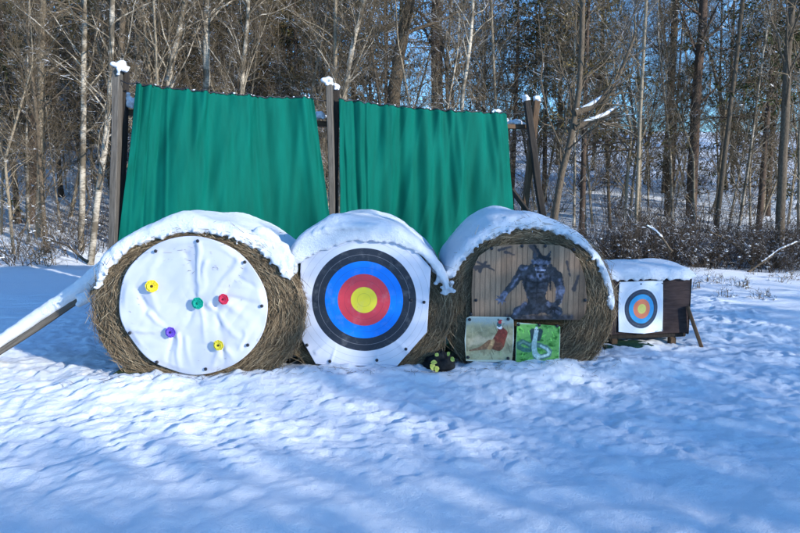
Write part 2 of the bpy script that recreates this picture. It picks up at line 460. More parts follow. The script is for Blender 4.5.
def cloth_mat(name, base, translucent=.0, rough=.65):
    m, t, b = mat(name, rough, .3)
    v = coords(t); n = noise(t, v, 5, 4); n2 = noise(t, v, 420, 2)
    lo = tuple(c * .92 for c in base)
    t.links.new(ramp(t, n, [(.35, lo), (.65, base)]), b.inputs['Base Color']); bump(t, b, n2, .12, .001); return m
M_sheet = cloth_mat('white_sheet', (.51, .53, .60), rough=.45)

# round white sheet: polar mesh with creases pulled between the pegs and the flowers
Y1 = 5.03
C1 = at(193, 306.5, Y1)
n, K = 220, 70
a = np.linspace(0, 2 * math.pi, n, endpoint=False); rr = np.linspace(0.001, 1, K)
A, RR = np.meshgrid(a, rr)
rx = .603 * (1 + .015 * np.cos(2 * A + .5)); rz = .578
X = rx * RR * np.cos(A); Z = rz * RR * np.sin(A)
px2m = 5.03 / F / .985
def sp(px, py):
    p = at(px, py, Y1); return (p.x - C1.x, p.z - C1.z)
D = .018 * fbm(X * 3, Z * 3, 81, 3) + .006 * vn(X * 9, Z * 9, 83)
cr = [((198, 243), (198, 292), .012, .028), ((206, 262), (198, 300), .016, .02), ((186, 255), (196, 298), .02, -.014),
      ((125, 331), (170, 331), .010, .022), ((150, 315), (168, 330), .016, .018), ((140, 300), (165, 326), .022, -.014),
      ((172, 334), (168, 370), .014, -.02), ((178, 336), (180, 372), .012, .022), ((186, 340), (190, 366), .014, .012),
      ((219, 345), (214, 370), .012, .022), ((221, 345), (224, 366), .010, -.02), ((226, 348), (234, 362), .010, .018),
      ((240, 350), (245, 330), .012, .014), ((222, 300), (250, 318), .022, .018), ((225, 298), (262, 306), .014, -.014),
      ((216, 306), (222, 340), .02, -.02), ((210, 304), (236, 338), .018, .02), ((150, 286), (158, 312), .02, .014),
      ((238, 258), (216, 292), .016, .014), ((244, 262), (226, 300), .02, -.012), ((138, 290), (150, 322), .02, -.014),
      ((200, 305), (206, 340), .016, .014), ((192, 306), (184, 328), .02, -.016), ((240, 280), (262, 290), .016, -.012),
      ((158, 252), (150, 284), .022, .012), ((238, 345), (262, 310), .02, .01)]
WX = X + .035 * vn(X * 7, Z * 7, 84) + .012 * vn(X * 22, Z * 22, 86); WZ = Z + .035 * vn(X * 7, Z * 7, 85) + .012 * vn(X * 22, Z * 22, 87)
for p, q, wd, amp in cr: D = D - ridge(WX, WZ, sp(*p), sp(*q), wd * 1.5, amp * .85, .8)
D = D + .010 * (1 - np.abs(2 * vn(X * 5 + Z * 2, Z * 4, 88))) + .006 * (1 - np.abs(2 * vn(X * 9 - Z * 6, Z * 8, 89)))
edge = 1 - sst(.86, 1, RR)
D = D * (.25 + .75 * edge) + .012 * sst(.9, 1, RR) * (1 + np.sin(A * 9))
Vs = np.stack([X, D, Z], -1)
rs = thing('round_target_sheet', 'round wrinkled white sheet pinned to the left hay bale, dotted with coloured flowers', 'target sheet', C1)
me = mesh_np('sheet', Vs, grid_faces(K, n, True), M_sheet)
o = link('sheet', me, rs); sm = o.modifiers.new('thick', 'SOLIDIFY'); sm.thickness = .003
pegs(rs, [at(*p, Y1 - .005) for p in [(198, 241), (156, 251), (245, 262), (262, 306), (248, 345), (206, 369), (157, 362), (130, 333)]])

def flower(px, py, petal, centre, label, s=1.0, tilt=0):
    mp, t, b = mat('petal_' + label.split()[0], .6, .3); v = coords(t); nn = noise(t, v, 40, 3)
    t.links.new(ramp(t, nn, [(.3, tuple(c * .75 for c in petal)), (.7, petal)]), b.inputs['Base Color'])
    mc, t, b = mat('centre_' + label.split()[0], .7, .2); v = coords(t); nn = noise(t, v, 90, 3)
    t.links.new(ramp(t, nn, [(.3, tuple(c * .6 for c in centre)), (.7, centre)]), b.inputs['Base Color'])
    f = thing('flower_pin', label, 'flower', at(px, py, Y1 - .040), 0, 'flower pins on the round sheet')
    f.rotation_euler = (tilt, random.uniform(0, 1), random.uniform(-.2, .2))
    K, n = 9, 64; a = np.arange(n) * 2 * math.pi / n
    for layer in (0, 1):
        rr = np.linspace(.12, 1, K)[:, None]
        lob = 1 - .06 * np.abs(np.sin(a * 3.5 + layer * .8)) [None] ** 3 * rr
        r = rr * lob * (.050 if layer == 0 else .036) * s
        yy = -.010 * rr ** 2 + .0015 * np.sin(a * 11 + layer)[None] * rr - layer * .008
        V = np.stack([r * np.cos(a), yy + 0 * r, r * np.sin(a)], -1)
        o = link('petal_ring', mesh_np('petal_ring', V, grid_faces(K, n, True), mp), f)
        o.modifiers.new('thick', 'SOLIDIFY').thickness = .0025
    V, Fq = ICO; g = V * .011 * s * np.array([1, .7, 1]) + np.array([0, -.014, 0])
    link('centre', mesh_np('centre', g, Fq, mc), f)
    P = np.array([[[0, 0, 0], [0, .03, 0], [0, .075, .003]]], float); V, Fq = tubes(P, np.full((1, 3), .006), 8)
    link('stem', mesh_np('stem', V, Fq, M_stem), f)
m, t, b = mat('stem_green', .6); M_stem = m; v = coords(t); t.links.new(ramp(t, noise(t, v, 30, 2), [(.3, (.01, .09, .03)), (.7, (.02, .15, .05))]), b.inputs['Base Color'])
flower(152, 286, (.80, .62, .03), (.06, .03, .01), 'yellow flower with a dark centre at the upper left of the round sheet', 1.05)
flower(198, 303, (.0, .36, .25), (.0, .20, .14), 'green flower in the middle of the round sheet', 1.0)
flower(224, 299, (.75, .04, .10), (.25, .01, .03), 'red pink flower on the round sheet right of the green one', .92)
flower(171, 332, (.16, .08, .55), (.02, .012, .12), 'purple flower low on the round sheet', .92)
flower(219, 345, (.78, .66, .05), (.08, .05, .01), 'yellow flower with an orange tint low on the right of the round sheet', .92)

# ring target material: rings are print, centred on the object's origin, radius step in metres
def ring_mat(name, step, cols, lines=True, sx=1.0, fade=0):
    m, t, b = mat(name, .5, .3)
    v = coords(t, scale=(1 / sx, 1, 1)); sx_ = N(t, 'ShaderNodeSeparateXYZ'); t.links.new(v, sx_.inputs[0])
    r = mth(t, 'SQRT', mth(t, 'ADD', mth(t, 'POWER', sx_.outputs[0], 2), mth(t, 'POWER', sx_.outputs[2], 2)))
    rn = mth(t, 'DIVIDE', r, step * 5)
    stops = []
    for i, c in enumerate(cols): stops.append((i / 5, c))
    c = ramp(t, rn, stops, 'CONSTANT')
    if lines:
        fr = mth(t, 'FRACT', mth(t, 'MULTIPLY', rn, 10))
        ln = mth(t, 'LESS_THAN', fr, .045)
        ln = mth(t, 'MULTIPLY', ln, mth(t, 'LESS_THAN', rn, 1.02)); ln = mth(t, 'MULTIPLY', ln, mth(t, 'GREATER_THAN', rn, .05))
        dark = mth(t, 'MULTIPLY', mth(t, 'GREATER_THAN', rn, .61), mth(t, 'LESS_THAN', rn, .79))
        lc = mix(t, dark, (.03, .03, .05), (.45, .45, .5))
        c = mix(t, mth(t, 'MULTIPLY', ln, .4), c, lc)
    vv = coords(t); n1 = noise(t, vv, 9, 5, .7)
    c = mix(t, ramp(t, n1, [(.52, (0, 0, 0)), (.8, (.22, .22, .22))]), c, (.42, .42, .42))
    # arrow holes
    vo = N(t, 'ShaderNodeTexVoronoi', feature='F1'); vo.inputs['Scale'].default_value = 26 if not fade else 40; t.links.new(vv, vo.inputs['Vector'])
    near = mth(t, 'LESS_THAN', rn, .9)
    n2 = noise(t, vv, 11, 1)
    hole = mth(t, 'MULTIPLY', mth(t, 'LESS_THAN', vo.outputs['Distance'], .075), mth(t, 'MULTIPLY', near, mth(t, 'GREATER_THAN', n2, .55)))
    c = mix(t, mth(t, 'MULTIPLY', hole, .6), c, (.1, .09, .08))
    t.links.new(c, b.inputs['Base Color']); bump(t, b, n1, .25, .004)
    return m
Y2 = 5.30
C2 = at(364, 300, Y2); k2 = Y2 / F / .985
M_ring = ring_mat('ring_print', 13 * k2, [(.82, .66, .04), (.66, .05, .07), (.0, .19, .72), (.016, .022, .034), (.56, .58, .66)])
def poly_sheet(name, outline, C, Yp, mat_, res, warp, parent, thick=.003):
    """flat sheet cut to an outline of (x,z) points, with real relief"""
    o = np.array(outline); x0, z0 = o.min(0); x1, z1 = o.max(0); nz = res; nx_ = int(res * (x1 - x0) / (z1 - z0))
    # rows between the left and the right edge of a convex outline
    zs = np.linspace(z0, z1, nz + 1); V = []
    m_ = len(o)
    for z in zs:
        xs = []
        for i in range(m_):
            a_, b_ = o[i], o[(i + 1) % m_]
            if (a_[1] - z) * (b_[1] - z) <= 0 and abs(a_[1] - b_[1]) > 1e-9:
                f = (z - a_[1]) / (b_[1] - a_[1]); xs.append(a_[0] + f * (b_[0] - a_[0]))
            elif abs(a_[1] - b_[1]) <= 1e-9 and abs(a_[1] - z) < 1e-6: xs += [a_[0], b_[0]]
        l, r = min(xs), max(xs)
        V.append(np.stack([np.linspace(l, r, nx_), np.full(nx_, z)], -1))
    V = np.stack(V); X, Z = V[..., 0], V[..., 1]
    Y = warp(X, Z)
    me = mesh_np(name, np.stack([X, Y, Z], -1), grid_faces(len(zs), nx_), mat_)
    ob = link(name, me, parent); ob.modifiers.new('thick', 'SOLIDIFY').thickness = thick
    return ob, V
rt = thing('ring_target', 'large cut off white ring target on the middle hay bale, black blue red and yellow', 'archery target', C2)
def rel(C, Y_):
    return lambda px, py: ((at(px, py, Y_) - C).x, (at(px, py, Y_) - C).z)
q = rel(C2, Y2)
outl = [q(*p) for p in [(316, 364.5), (397, 365.8), (427, 332), (431, 268), (405, 238), (378, 224), (345, 222), (318, 232), (301, 254), (297.5, 332)]]
def wr(X, Z):
    D = .012 * fbm(X * 3, Z * 3, 91, 3) + .003 * vn(X * 16, Z * 9, 92)
    for (p1, p2, wd, am) in [((302, 297), (318, 292), .02, .014), ((302, 297), (316, 304), .015, -.01), ((316, 352), (330, 340), .02, .012), ((408, 352), (392, 338), .02, .012),
                             ((396, 262), (412, 250), .02, .014), ((330, 364), (336, 346), .012, .010), ((376, 364), (378, 350), .012, .01), ((424, 300), (414, 298), .015, .012)]:
        D = D - ridge(X, Z, q(*p1), q(*p2), wd, am)
    return D
poly_sheet('sheet', outl, C2, Y2, M_ring, 130, wr, rt)
pegs(rt, [at(*p, Y2 - .004) for p in [(302, 297), (307, 345), (330, 361), (377, 360), (406, 349), (424, 302), (374, 237), (411, 300)]])

# ---- printed pictures: fine grids whose vertices carry the printed colour
def inpoly(X, Y, P):
    P = np.array(P, float); c = np.zeros(X.shape, bool)
    x1, y1 = P[-1]
    for x2, y2 in P:
        cond = ((y1 > Y) != (y2 > Y))
        with np.errstate(divide='ignore', invalid='ignore'):
            xi = (x2 - x1) * (Y - y1) / ((y2 - y1) if y2 != y1 else 1e-9) + x1
        c ^= cond & (X < xi); x1, y1 = x2, y2
    return c
def seg(X, Y, a, b, r0, r1):
    d = np.array(b, float) - np.array(a, float); L = (d ** 2).sum() + 1e-9
    t = np.clip(((X - a[0]) * d[0] + (Y - a[1]) * d[1]) / L, 0, 1)
    return np.hypot(X - a[0] - t * d[0], Y - a[1] - t * d[1]) - (r0 + (r1 - r0) * t)   # <0 inside
def lay(Cc, d, colr, soft=.5, shade=None):
    k = np.clip(.5 - d / soft, 0, 1)[..., None]
    c = np.array(colr, float) if shade is None else np.array(colr, float) * shade[..., None]
    return Cc * (1 - k) + c * k
m, t, b = mat('printed_sheet', .5, .3); M_print = m
a_ = N(t, 'ShaderNodeAttribute', attribute_name='print')
vv = coords(t); nn = noise(t, vv, 150, 3)
t.links.new(mix(t, .25, a_.outputs['Color'], ramp(t, nn, [(.3, (.3, .3, .3)), (.7, (.8, .8, .8))]), 'OVERLAY'), b.inputs['Base Color'])
bump(t, b, noise(t, vv, 7, 3), .2, .006)
def picture(name, label, outline_px, Yp, paint, res, peg_px, warp=None):
    P0 = np.array(outline_px, float); cpx = P0.mean(0); C = at(cpx[0], cpx[1], Yp)
    root = thing(name, label, 'picture', C)
    qq = rel(C, Yp); outl = [qq(*p) for p in outline_px]
    ob, V = poly_sheet('sheet', outl, C, Yp, M_print, res, warp or (lambda X, Z: .006 * fbm(X * 5, Z * 5, len(label), 3)), root)
    kx = (at(401, 300, Yp) - at(400, 300, Yp)).x
    PX = cpx[0] + V[..., 0] / kx; PY = cpx[1] - V[..., 1] / kx
    Cc = np.clip(paint(PX, PY), 0, 1); 
    ca = ob.data.color_attributes.new('print', 'FLOAT_COLOR', 'POINT')
    ca.data.foreach_set('color', np.concatenate([Cc, np.ones(Cc.shape[:2] + (1,))], -1).astype(np.float32).ravel())
    pegs(root, [at(*p, Yp - .004) for p in peg_px])
    return root
def paint_beast(X, Y):
    # vertical fence boards
    bw = 5.2; bi = np.floor((X - 470) / bw); fx = (X - 470) / bw - bi
    tone = .8 + .5 * vn(bi * 3.7, bi * 0, 7)
    g_ = tone * (1 + .35 * vn(X * 2.2, Y * .12, 5) + .25 * vn(X * 5, Y * .3, 6))
    Cc = np.array([.31, .195, .12])[None, None] * g_[..., None]
    Cc = Cc * (1 - .6 * (np.clip(.14 - np.minimum(fx, 1 - fx), 0, .14) / .14))[..., None]
    Cc *= (1 - .45 * sst(308, 322, Y) - .25 * sst(568, 588, X) * (1 + vn(X * .3, Y * .3, 4)))[..., None]
    # blotches of the cracked wood and a dark twig
    for a1, b1, r in [((499, 250), (510, 247), 1.6), ((505, 252), (514, 255), 1.2), ((530, 246), (539, 256), 2.2), ((539, 256), (545, 258), 1.6), ((476, 268), (489, 266), 2.4), ((480, 271), (486, 262), 1.8),
                      ((478, 262), (494, 270), 1.2), ((574, 290), (578, 276), 2.0), ((566, 262), (570, 276), 1.4)]:
        d = seg(X, Y, a1, b1, r, r * .6) + 1.2 * vn(X * .6, Y * .6, 8); Cc = lay(Cc, d, (.05, .04, .04), 1.0)
    k = .45 + 1.5 * np.clip(fbm(X * .34, Y * .34, 14, 4) + .25, 0, 1)
    body = (.028, .032, .042); lite = (.11, .12, .17); dk = (.008, .009, .014)
    def L(a1, b1, r0, r1, c, s=.7):
        nonlocal Cc
        Cc = lay(Cc, seg(X, Y, a1, b1, r0, r1) + 1.1 * vn(X * .8, Y * .8, 3), c, s, k)
    # shadow on the ground, thighs, shins
    L((508, 318), (572, 318), 3, 3, (.05, .045, .05), 3)
    L((536, 308), (519, 312), 6.5, 5, body); L((519, 311), (514, 319), 4, 3, body)
    L((544, 306), (558, 312), 7, 5.5, body); L((558, 311), (556, 320), 4, 3.4, body)
    L((526, 304), (516, 314), 2.2, 1.6, lite, 2); L((549, 304), (560, 314), 2.0, 1.6, lite, 2)
    # trunk: hips, belly, ribs, chest, shoulders
    L((537, 306), (537, 298), 9, 9, body); L((537, 298), (536, 282), 9, 13.5, body)
    L((526, 274), (550, 274), 7.5, 7.5, body); L((523, 270), (528, 271), 5.5, 6, body); L((552, 272), (557, 278), 5.5, 5.5, body)
    # left arm stretched out with open claws, right arm bent
    L((522, 272), (513, 285), 5, 3.6, body); L((513, 285), (505, 294), 3.8, 2.6, body); L((505, 294), (502, 300), 3, 2.6, lite)
    for e in [(497, 296), (496, 300), (499, 304), (503, 305), (506, 302)]: L((502, 299), e, 1.2, .5, lite, .6)
    L((557, 276), (561, 290), 5.2, 4.2, body); L((561, 290), (559, 302), 4.6, 3.2, lite, 1.5); L((559, 302), (554, 308), 3.0, 2.6, body)
    for e in [(549, 310), (551, 313), (556, 314), (560, 311)]: L((555, 308), e, 1.2, .5, dk, .6)
    # muscle shadows and lights
    for a1, b1, r in [((538, 272), (537, 300), .7), ((529, 281), (536, 283), .8), ((538, 283), (548, 281), .8), ((530, 288), (545, 288), .6), ((531, 293), (544, 293), .6), ((532, 298), (543, 298), .6), ((527, 276), (525, 288), 1.0), ((550, 277), (551, 290), 1.0)]:
        L(a1, b1, r, r, dk, 1.2)
    for a1, b1, r in [((529, 276), (535, 278), 1.6), ((541, 278), (548, 276), 1.6), ((519, 276), (512, 287), 1.1), ((560, 280), (563, 291), 1.3), ((527, 268), (521, 270), 1.3)]:
        L(a1, b1, r, r * .6, lite, 2)
    # head: muzzle, brow, ears, horns
    L((541, 262), (540, 270), 6.8, 5.2, body); L((540, 269), (540, 275), 4.6, 3.4, lite, 1)
    L((534, 262), (547, 262), 3, 3, lite, 1); L((537, 272), (543, 272), .9, .9, dk, .5); L((540, 276), (540, 276), 1.5, 1.5, dk, .7)
    L((535.5, 265), (538, 266), .9, .9, dk, .5); L((543, 266), (545.5, 265), .9, .9, dk, .5)
    L((535, 258), (533, 251), 2.4, .4, body, .6); L((547, 258), (550, 251), 2.4, .4, body, .6)
    L((533, 244), (541, 257), 1.0, 1.8, dk, .8); L((541, 257), (548, 259), 1.8, 2.4, dk, .8); L((536, 270), (545, 270), .7, .7, (.30, .30, .38), .5)
    L((531, 266), (529, 272), 2.2, 2.8, body, .8); L((550, 266), (552, 272), 2.2, 2.8, body, .8)
    return Cc
Y3 = 5.40
picture('beast_picture', 'arched picture of a grey horned wolf beast in front of brown boards', [(472, 319), (580, 320), (585, 314), (587, 300), (585, 277), (579, 260), (571, 250), (560, 245.5), (540, 244), (510, 244.5), (492, 247), (479, 256), (473, 268), (471.5, 290)],
        Y3, paint_beast, 190, [(491.5, 248.5), (522, 246), (545, 246), (574, 249.5), (476, 300), (585, 300)])
def paint_pheasant(X, Y):
    n1 = fbm(X * .25, Y * .3, 20, 4)
    Cc = (np.array([.27, .255, .15]) * (1 + .5 * n1[..., None]))
    sk = sst(328, 320, Y) if False else 1 - sst(319, 328, Y + 3 * n1)
    Cc = Cc * (1 - .6 * sk[..., None]) + np.array([.36, .46, .48]) * .6 * sk[..., None]
    Cc = lay(Cc, seg(X, Y, (470, 342), (510, 338), 3, 3) + 6 * vn(X * .4, Y * .4, 22), (.42, .36, .24), 4)
    Cc = lay(Cc, seg(X, Y, (467, 357), (512, 357), 3, 3) + 5 * vn(X * .5, Y * .5, 23), (.36, .36, .22), 4)
    for i in range(26):
        g = np.random.default_rng(i + 40); x0 = g.uniform(467, 513); y0 = g.uniform(330, 360)
        Cc = lay(Cc, seg(X, Y, (x0, y0), (x0 + g.uniform(-4, 4), y0 - g.uniform(4, 10)), .35, .2), g.choice([.12, .40]) * np.array([1, .95, .6]), .7)
    k = .75 + .8 * np.clip(fbm(X * .5, Y * .5, 24, 3) + .2, 0, 1)
    def L(a1, b1, r0, r1, c, s=.6):
        nonlocal Cc; Cc = lay(Cc, seg(X, Y, a1, b1, r0, r1) + .4 * vn(X * 1.2, Y * 1.2, 25), c, s, k)
    L((494, 346), (470, 351), 3, .8, (.20, .12, .07)); L((490, 343), (480, 349), 3.4, 1.5, (.22, .12, .06))
    L((500, 350), (501, 356), 2.0, 1.0, (.30, .33, .18), 2)
    L((498, 344), (502, 334), 7, 5.5, (.16, .035, .02)); L((493, 345), (499, 347), 4.5, 4.5, (.15, .055, .03)); L((503, 333), (499.5, 327), 4.6, 2.4, (.16, .03, .02))
    L((493, 341), (490, 348), 1.8, 2.2, (.46, .28, .13), 1.5)
    L((498.5, 326.6), (500.5, 327.2), 1.8, 1.8, (.75, .75, .75)); L((499, 324.8), (499, 323), 2.2, 2.2, (.03, .09, .10)); L((500, 321.5), (500.5, 321), 2.0, 1.8, (.55, .04, .05)); L((502, 321.5), (504.5, 322), .8, .3, (.7, .65, .5)); L((498.2, 319.5), (498, 319), 1.1, .7, (.05, .10, .08))
    bd = np.minimum(np.minimum(X - 465, 514 - X), np.minimum(Y - 316.8, 361.5 - Y))
    return lay(Cc, bd - .7, (.45, .50, .44), .8)
picture('pheasant_picture', 'pale green picture of a pheasant, left of the snake picture', [(466, 361), (512, 362.5), (514, 340), (513.5, 320), (510, 317), (470, 316.5), (466.5, 318), (464.5, 340)], Y3 - .01, paint_pheasant, 130,
        [(469.5, 319.5), (508, 319), (468, 357), (508, 358), (471, 314)], lambda X, Z: .012 * fbm(X * 6, Z * 6, 33, 3))
def paint_cobra(X, Y):
    n1 = fbm(X * .22, Y * .35, 30, 4)
    Cc = np.array([.045, .26, .035]) * (1 + .9 * n1[..., None]); 
    Cc = lay(Cc, -2 * n1 - .4 + 0 * X, (.14, .36, .09), .9)
    for i in range(60):
        g = np.random.default_rng(i + 90); x0 = g.uniform(516, 560); y0 = g.uniform(326, 364)
        Cc = lay(Cc, seg(X, Y, (x0, y0), (x0 + g.uniform(-3, 3), y0 - g.uniform(1, 5)), .4, .2), np.array([.2, .6, .1]) * g.uniform(.3, 1.4), .7)
    k = .8 + .7 * np.clip(fbm(X * .6, Y * .6, 34, 3) + .2, 0, 1)
    def L(a1, b1, r0, r1, c, s=.6):
        nonlocal Cc; Cc = lay(Cc, seg(X, Y, a1, b1, r0, r1) + .3 * vn(X * 1.2, Y * 1.2, 35), c, s, k)
    gy = (.05, .15, .11); lt = (.40, .55, .52)
    def path(c, r0, r1, colr, soft=.6):
        for i in range(len(c) - 1): L(c[i], c[i + 1], r0 + (r1 - r0) * i / len(c), r0 + (r1 - r0) * (i + 1) / len(c), colr, soft)
    path([(533, 348), (528, 344), (522, 341.5), (518.5, 343.5), (519, 347.5), (524, 350), (530, 350.5)], 2.4, 2.2, gy); path([(530, 345), (523, 341.5), (519, 344)], .8, .8, (.16, .30, .25), 1)
    path([(533, 344), (540, 345.5), (546, 347.5), (550, 351.5), (549, 355), (543, 357.5), (536, 357)], 2.4, 3.0, (.09, .20, .16))
    path([(541, 346), (547, 349), (550, 352.5), (548, 355.5), (542, 357)], 1.1, 1.4, lt, .8)
    L((532.3, 331), (533, 339), 3.0, 2.2, (.02, .05, .05)); L((539.7, 331), (538.5, 339), 3.0, 2.2, (.02, .05, .05))
    path([(536, 331), (535.4, 336), (534.4, 342), (534.2, 348), (535.4, 354), (538.5, 357)], 2.0, 3.0, lt)
    L((536, 330.5), (536, 327.5), 2.2, 1.4, (.50, .62, .60)); L((534.9, 329.2), (534.9, 329.2), .55, .55, (.02, .02, .02), .4); L((537.1, 329.2), (537.1, 329.2), .55, .55, (.02, .02, .02), .4)
    bd = np.minimum(np.minimum(X - 515.5, 560 - X), np.minimum(Y - 323, 364.5 - Y))
    return lay(Cc, bd - .5, (.40, .52, .40), .8)
picture('snake_picture', 'bright green picture of a rearing hooded snake beside the pheasant picture', [(515.5, 363.5), (559, 365), (560, 345), (560, 326), (517, 322.5), (515.8, 344)], Y3 - .012, paint_cobra, 130,
        [(518.5, 324.5), (539, 325), (557, 326)], lambda X, Z: .012 * fbm(X * 6, Z * 6, 36, 3))

# loose straw fallen on the snow along the feet of the bales
g = np.random.default_rng(66); n = 200
x = g.uniform(-2.7, 2.0, n); y = 5.02 + .10 * (x + 1.7) - np.abs(g.normal(0, .08, n)); a = g.uniform(0, 6.28, n); ln = g.uniform(.02, .07, n)
s_ = np.linspace(0, 1, 3)[None]
X = x[:, None] + np.cos(a)[:, None] * ln[:, None] * s_; Y = y[:, None] + np.sin(a)[:, None] * ln[:, None] * s_
P = np.stack([X, Y, ground_h(X, Y) + .004 + .012 * s_ * g.random((n, 1))], -1)
V, Fq = tubes(P, np.full((n, 3), .0012), 3); me = mesh_np('loose_straw', V, Fq, M_straw)
a_ = me.attributes.new('shade', 'FLOAT', 'POINT'); a_.data.foreach_set('value', np.repeat(g.random(n) * .7, 9).astype(np.float32))
link('loose_straw', me, kind='stuff', label='loose straw scattered on the snow at the foot of the bales', category='straw')

# dark bag of leaves between the bales
bagr = thing('leaf_bag', 'small black sack with yellow green leaves, wedged low between two bales', 'bag', at(440, 369, 5.33))
g = np.random.default_rng(9); n, K = 40, 22
ph = np.linspace(0, math.pi, K)[:, None]; a = (np.arange(n) * 2 * math.pi / n)[None]
rr = 1 + .55 * fbm(np.cos(a) * 2 + 3, np.sin(a) * 2 + ph * 2, 55, 3) + .05 * np.sin(a * 7 + ph * 3)
V = .72 * np.stack([.17 * rr * np.sin(ph) * np.cos(a), .13 * rr * np.sin(ph) * np.sin(a), .07 + .125 * rr * np.cos(ph) + 0 * a], -1)
mb, t, b = mat('black_sack', .8, .2); v = coords(t); nn = noise(t, v, 25, 4)
t.links.new(ramp(t, nn, [(.3, (.004, .005, .006)), (.7, (.018, .020, .022))]), b.inputs['Base Color']); bump(t, b, nn, .6, .01)
link('sack', mesh_np('sack', V, grid_faces(K, n, True), mb), bagr)
ml, t, b = mat('yellow_leaf', .6, .3); v = coords(t); nn = noise(t, v, 40, 3)
t.links.new(ramp(t, nn, [(.3, (.30, .38, .04)), (.7, (.66, .62, .16))]), b.inputs['Base Color'])
def leaf_mesh(s):
    K = 7; t_ = np.linspace(0, 1, K); wv = np.sin(t_ * math.pi) ** .7 * .42
    V = np.array([[(t_[i] - .5) * 1, j * wv[i], .12 * math.sin(t_[i] * 3) + .10 * abs(j)] for i in range(K) for j in (-1, 0, 1)]) * s
    return mesh_np('leaf', V, grid_faces(K, 3), ml)
LEAF = leaf_mesh(.055)
for px, py, r_ in [(432, 367, .9), (434, 363, 0), (437, 355, .3), (449, 354, -.8), (453, 359, .5), (436, 369, 1.2)]:
    o = link('leaf', LEAF, bagr); o.location = at(px, py, 5.20 + random.uniform(-.01, .01)) - bagr.location
    o.rotation_euler = (R(55) + random.uniform(-.6, .6), r_, random.uniform(-.9, .9)); o.scale = (random.uniform(.7, 1.2),) * 3

# mossy mat under the left end of the wide bale
mg, t, b = mat('mossy_board', .9, .1); v = coords(t); nn = noise(t, v, 22, 5, .7)
t.links.new(ramp(t, nn, [(.35, (.018, .022, .012)), (.55, (.05, .075, .03)), (.7, (.11, .10, .06))]), b.inputs['Base Color']); bump(t, b, nn, .9, .02)
def slab(name, x0, x1, y0, y1, z0, z1, m_, nseed, parent=None, bev=.008):
    bm = bmesh.new(); bmesh.ops.create_cube(bm, size=1)
    for v_ in bm.verts: v_.co = Vector(((x0 + x1) / 2 + v_.co.x * (x1 - x0), (y0 + y1) / 2 + v_.co.y * (y1 - y0), (z0 + z1) / 2 + v_.co.z * (z1 - z0)))
    bmesh.ops.bevel(bm, geom=bm.edges[:], offset=bev, segments=2, affect='EDGES')
    me = bpy.data.meshes.new(name); bm.to_mesh(me); bm.free(); me.materials.append(m_)
    return link(name, me, parent)
tag(slab('pallet', -.22, .24, -.45, .45, -.12, .05, mg, 0), 'mossy dark pallet edge under the left foot of the wide bale', 'pallet').location = (-2.20, 5.52, .02)

# ------------------------------------------------------------------ leaning plank with snow, left
def beam(name, a, b, w, h, m_, parent=None, roll=0.):
    """square timber from a to b"""
    a = Vector(a); b = Vector(b); d = b - a; L = d.length
    bm = bmesh.new(); bmesh.ops.create_cube(bm, size=1)
    for v_ in bm.verts: v_.co = Vector((v_.co.x * w, v_.co.y * h, (v_.co.z + .5) * L))
    bmesh.ops.subdivide_edges(bm, edges=[e for e in bm.edges if abs((e.verts[0].co - e.verts[1].co).z) > L * .5], cuts=10)
    for v_ in bm.verts:
        f = vn(v_.co.z * 1.7, a.x * 3 + h * 50, 77); v_.co.x += f * .018; v_.co.y += vn(v_.co.z * 2, a.x, 78) * .012
    bmesh.ops.bevel(bm, geom=[e for e in bm.edges if len(e.link_faces) == 2 and e.calc_face_angle(0) > 1], offset=.006, segments=1, affect='EDGES')
    me = bpy.data.meshes.new(name); bm.to_mesh(me); bm.free(); me.materials.append(m_)
    o = link(name, me, parent); base = parent.location if parent else Vector((0, 0, 0))
    o.location = a - base; o.rotation_euler = (d.to_track_quat('Z', 'Y') @ Matrix.Rotation(roll, 4, 'Z').to_quaternion()).to_euler()
    return o
pa, pb = at(-45, 381, 5.45), at(128, 268, 5.62)
tag(beam('leaning_plank', pa, pb, .12, .05, M_post), 'long grey plank leaning up to the left bale under a load of snow', 'plank')
pc = [Vector(pa).lerp(pb, k) for k in np.linspace(0.0, 1.03, 9)]
pts = [(p.x - .01, p.y, p.z + .085 + .008 * math.sin(i * 2.1)) for i, p in enumerate(pc)]
prm = [.055, .06, .062, .065, .07, .08, .095, .12, .135]
snowy('plank_snow', [chain(pts, prm, 260, 13, .004), chain([(p[0], p[1] + .10, p[2] - .01) for p in pts], [x_ * .9 for x_ in prm], 220, 14, .004),
                     clump(at(82, 298, 5.4), 14, (.03, .02, .03), .015, .035, 15)], 'long ridge of snow lying on the leaning plank at the left', 'snow', .016, it=5)

# ------------------------------------------------------------------ curtain frame
PA, PB, PC = (-2.93, 6.55), (-.84, 7.65), (1.80, 8.75)
fr = thing('timber_frame', 'tall weathered timber frame of doubled posts carrying the green curtains', 'timber frame', (PB[0], PB[1], 0))
def Pz(px, py, P): return at(px, py, P[1])
def vpost(px0, py0, px1, py1, Y, w_, h_, m_, name='post'):
    a_ = at(px1, py1, Y); b_ = at(px0, py0, Y)
    k = (-.15 - b_.z) / (a_.z - b_.z); a_ = b_ + (a_ - b_) * k
    return beam(name, a_, b_, w_, h_, m_, fr)
k6, k7, k8 = 6.55 / F, 7.65 / F, 8.75 / F
vpost(117.5, 66, 113.5, 240, 6.50, 9.5 * k6, .07, M_post)
vpost(124.5, 70, 119, 240, 6.62, 8 * k6, .07, M_post2)
vpost(329.5, 85, 332.5, 215, 7.60, 9 * k7, .07, M_post)
vpost(336.5, 89, 335, 215, 7.72, 6.5 * k7, .07, M_post2)
vpost(536.5, 101, 524, 212, 8.82, 9 * k8, .08, M_brown)
vpost(526.5, 101, 542, 212, 8.70, 8.5 * k8, .08, M_post2)
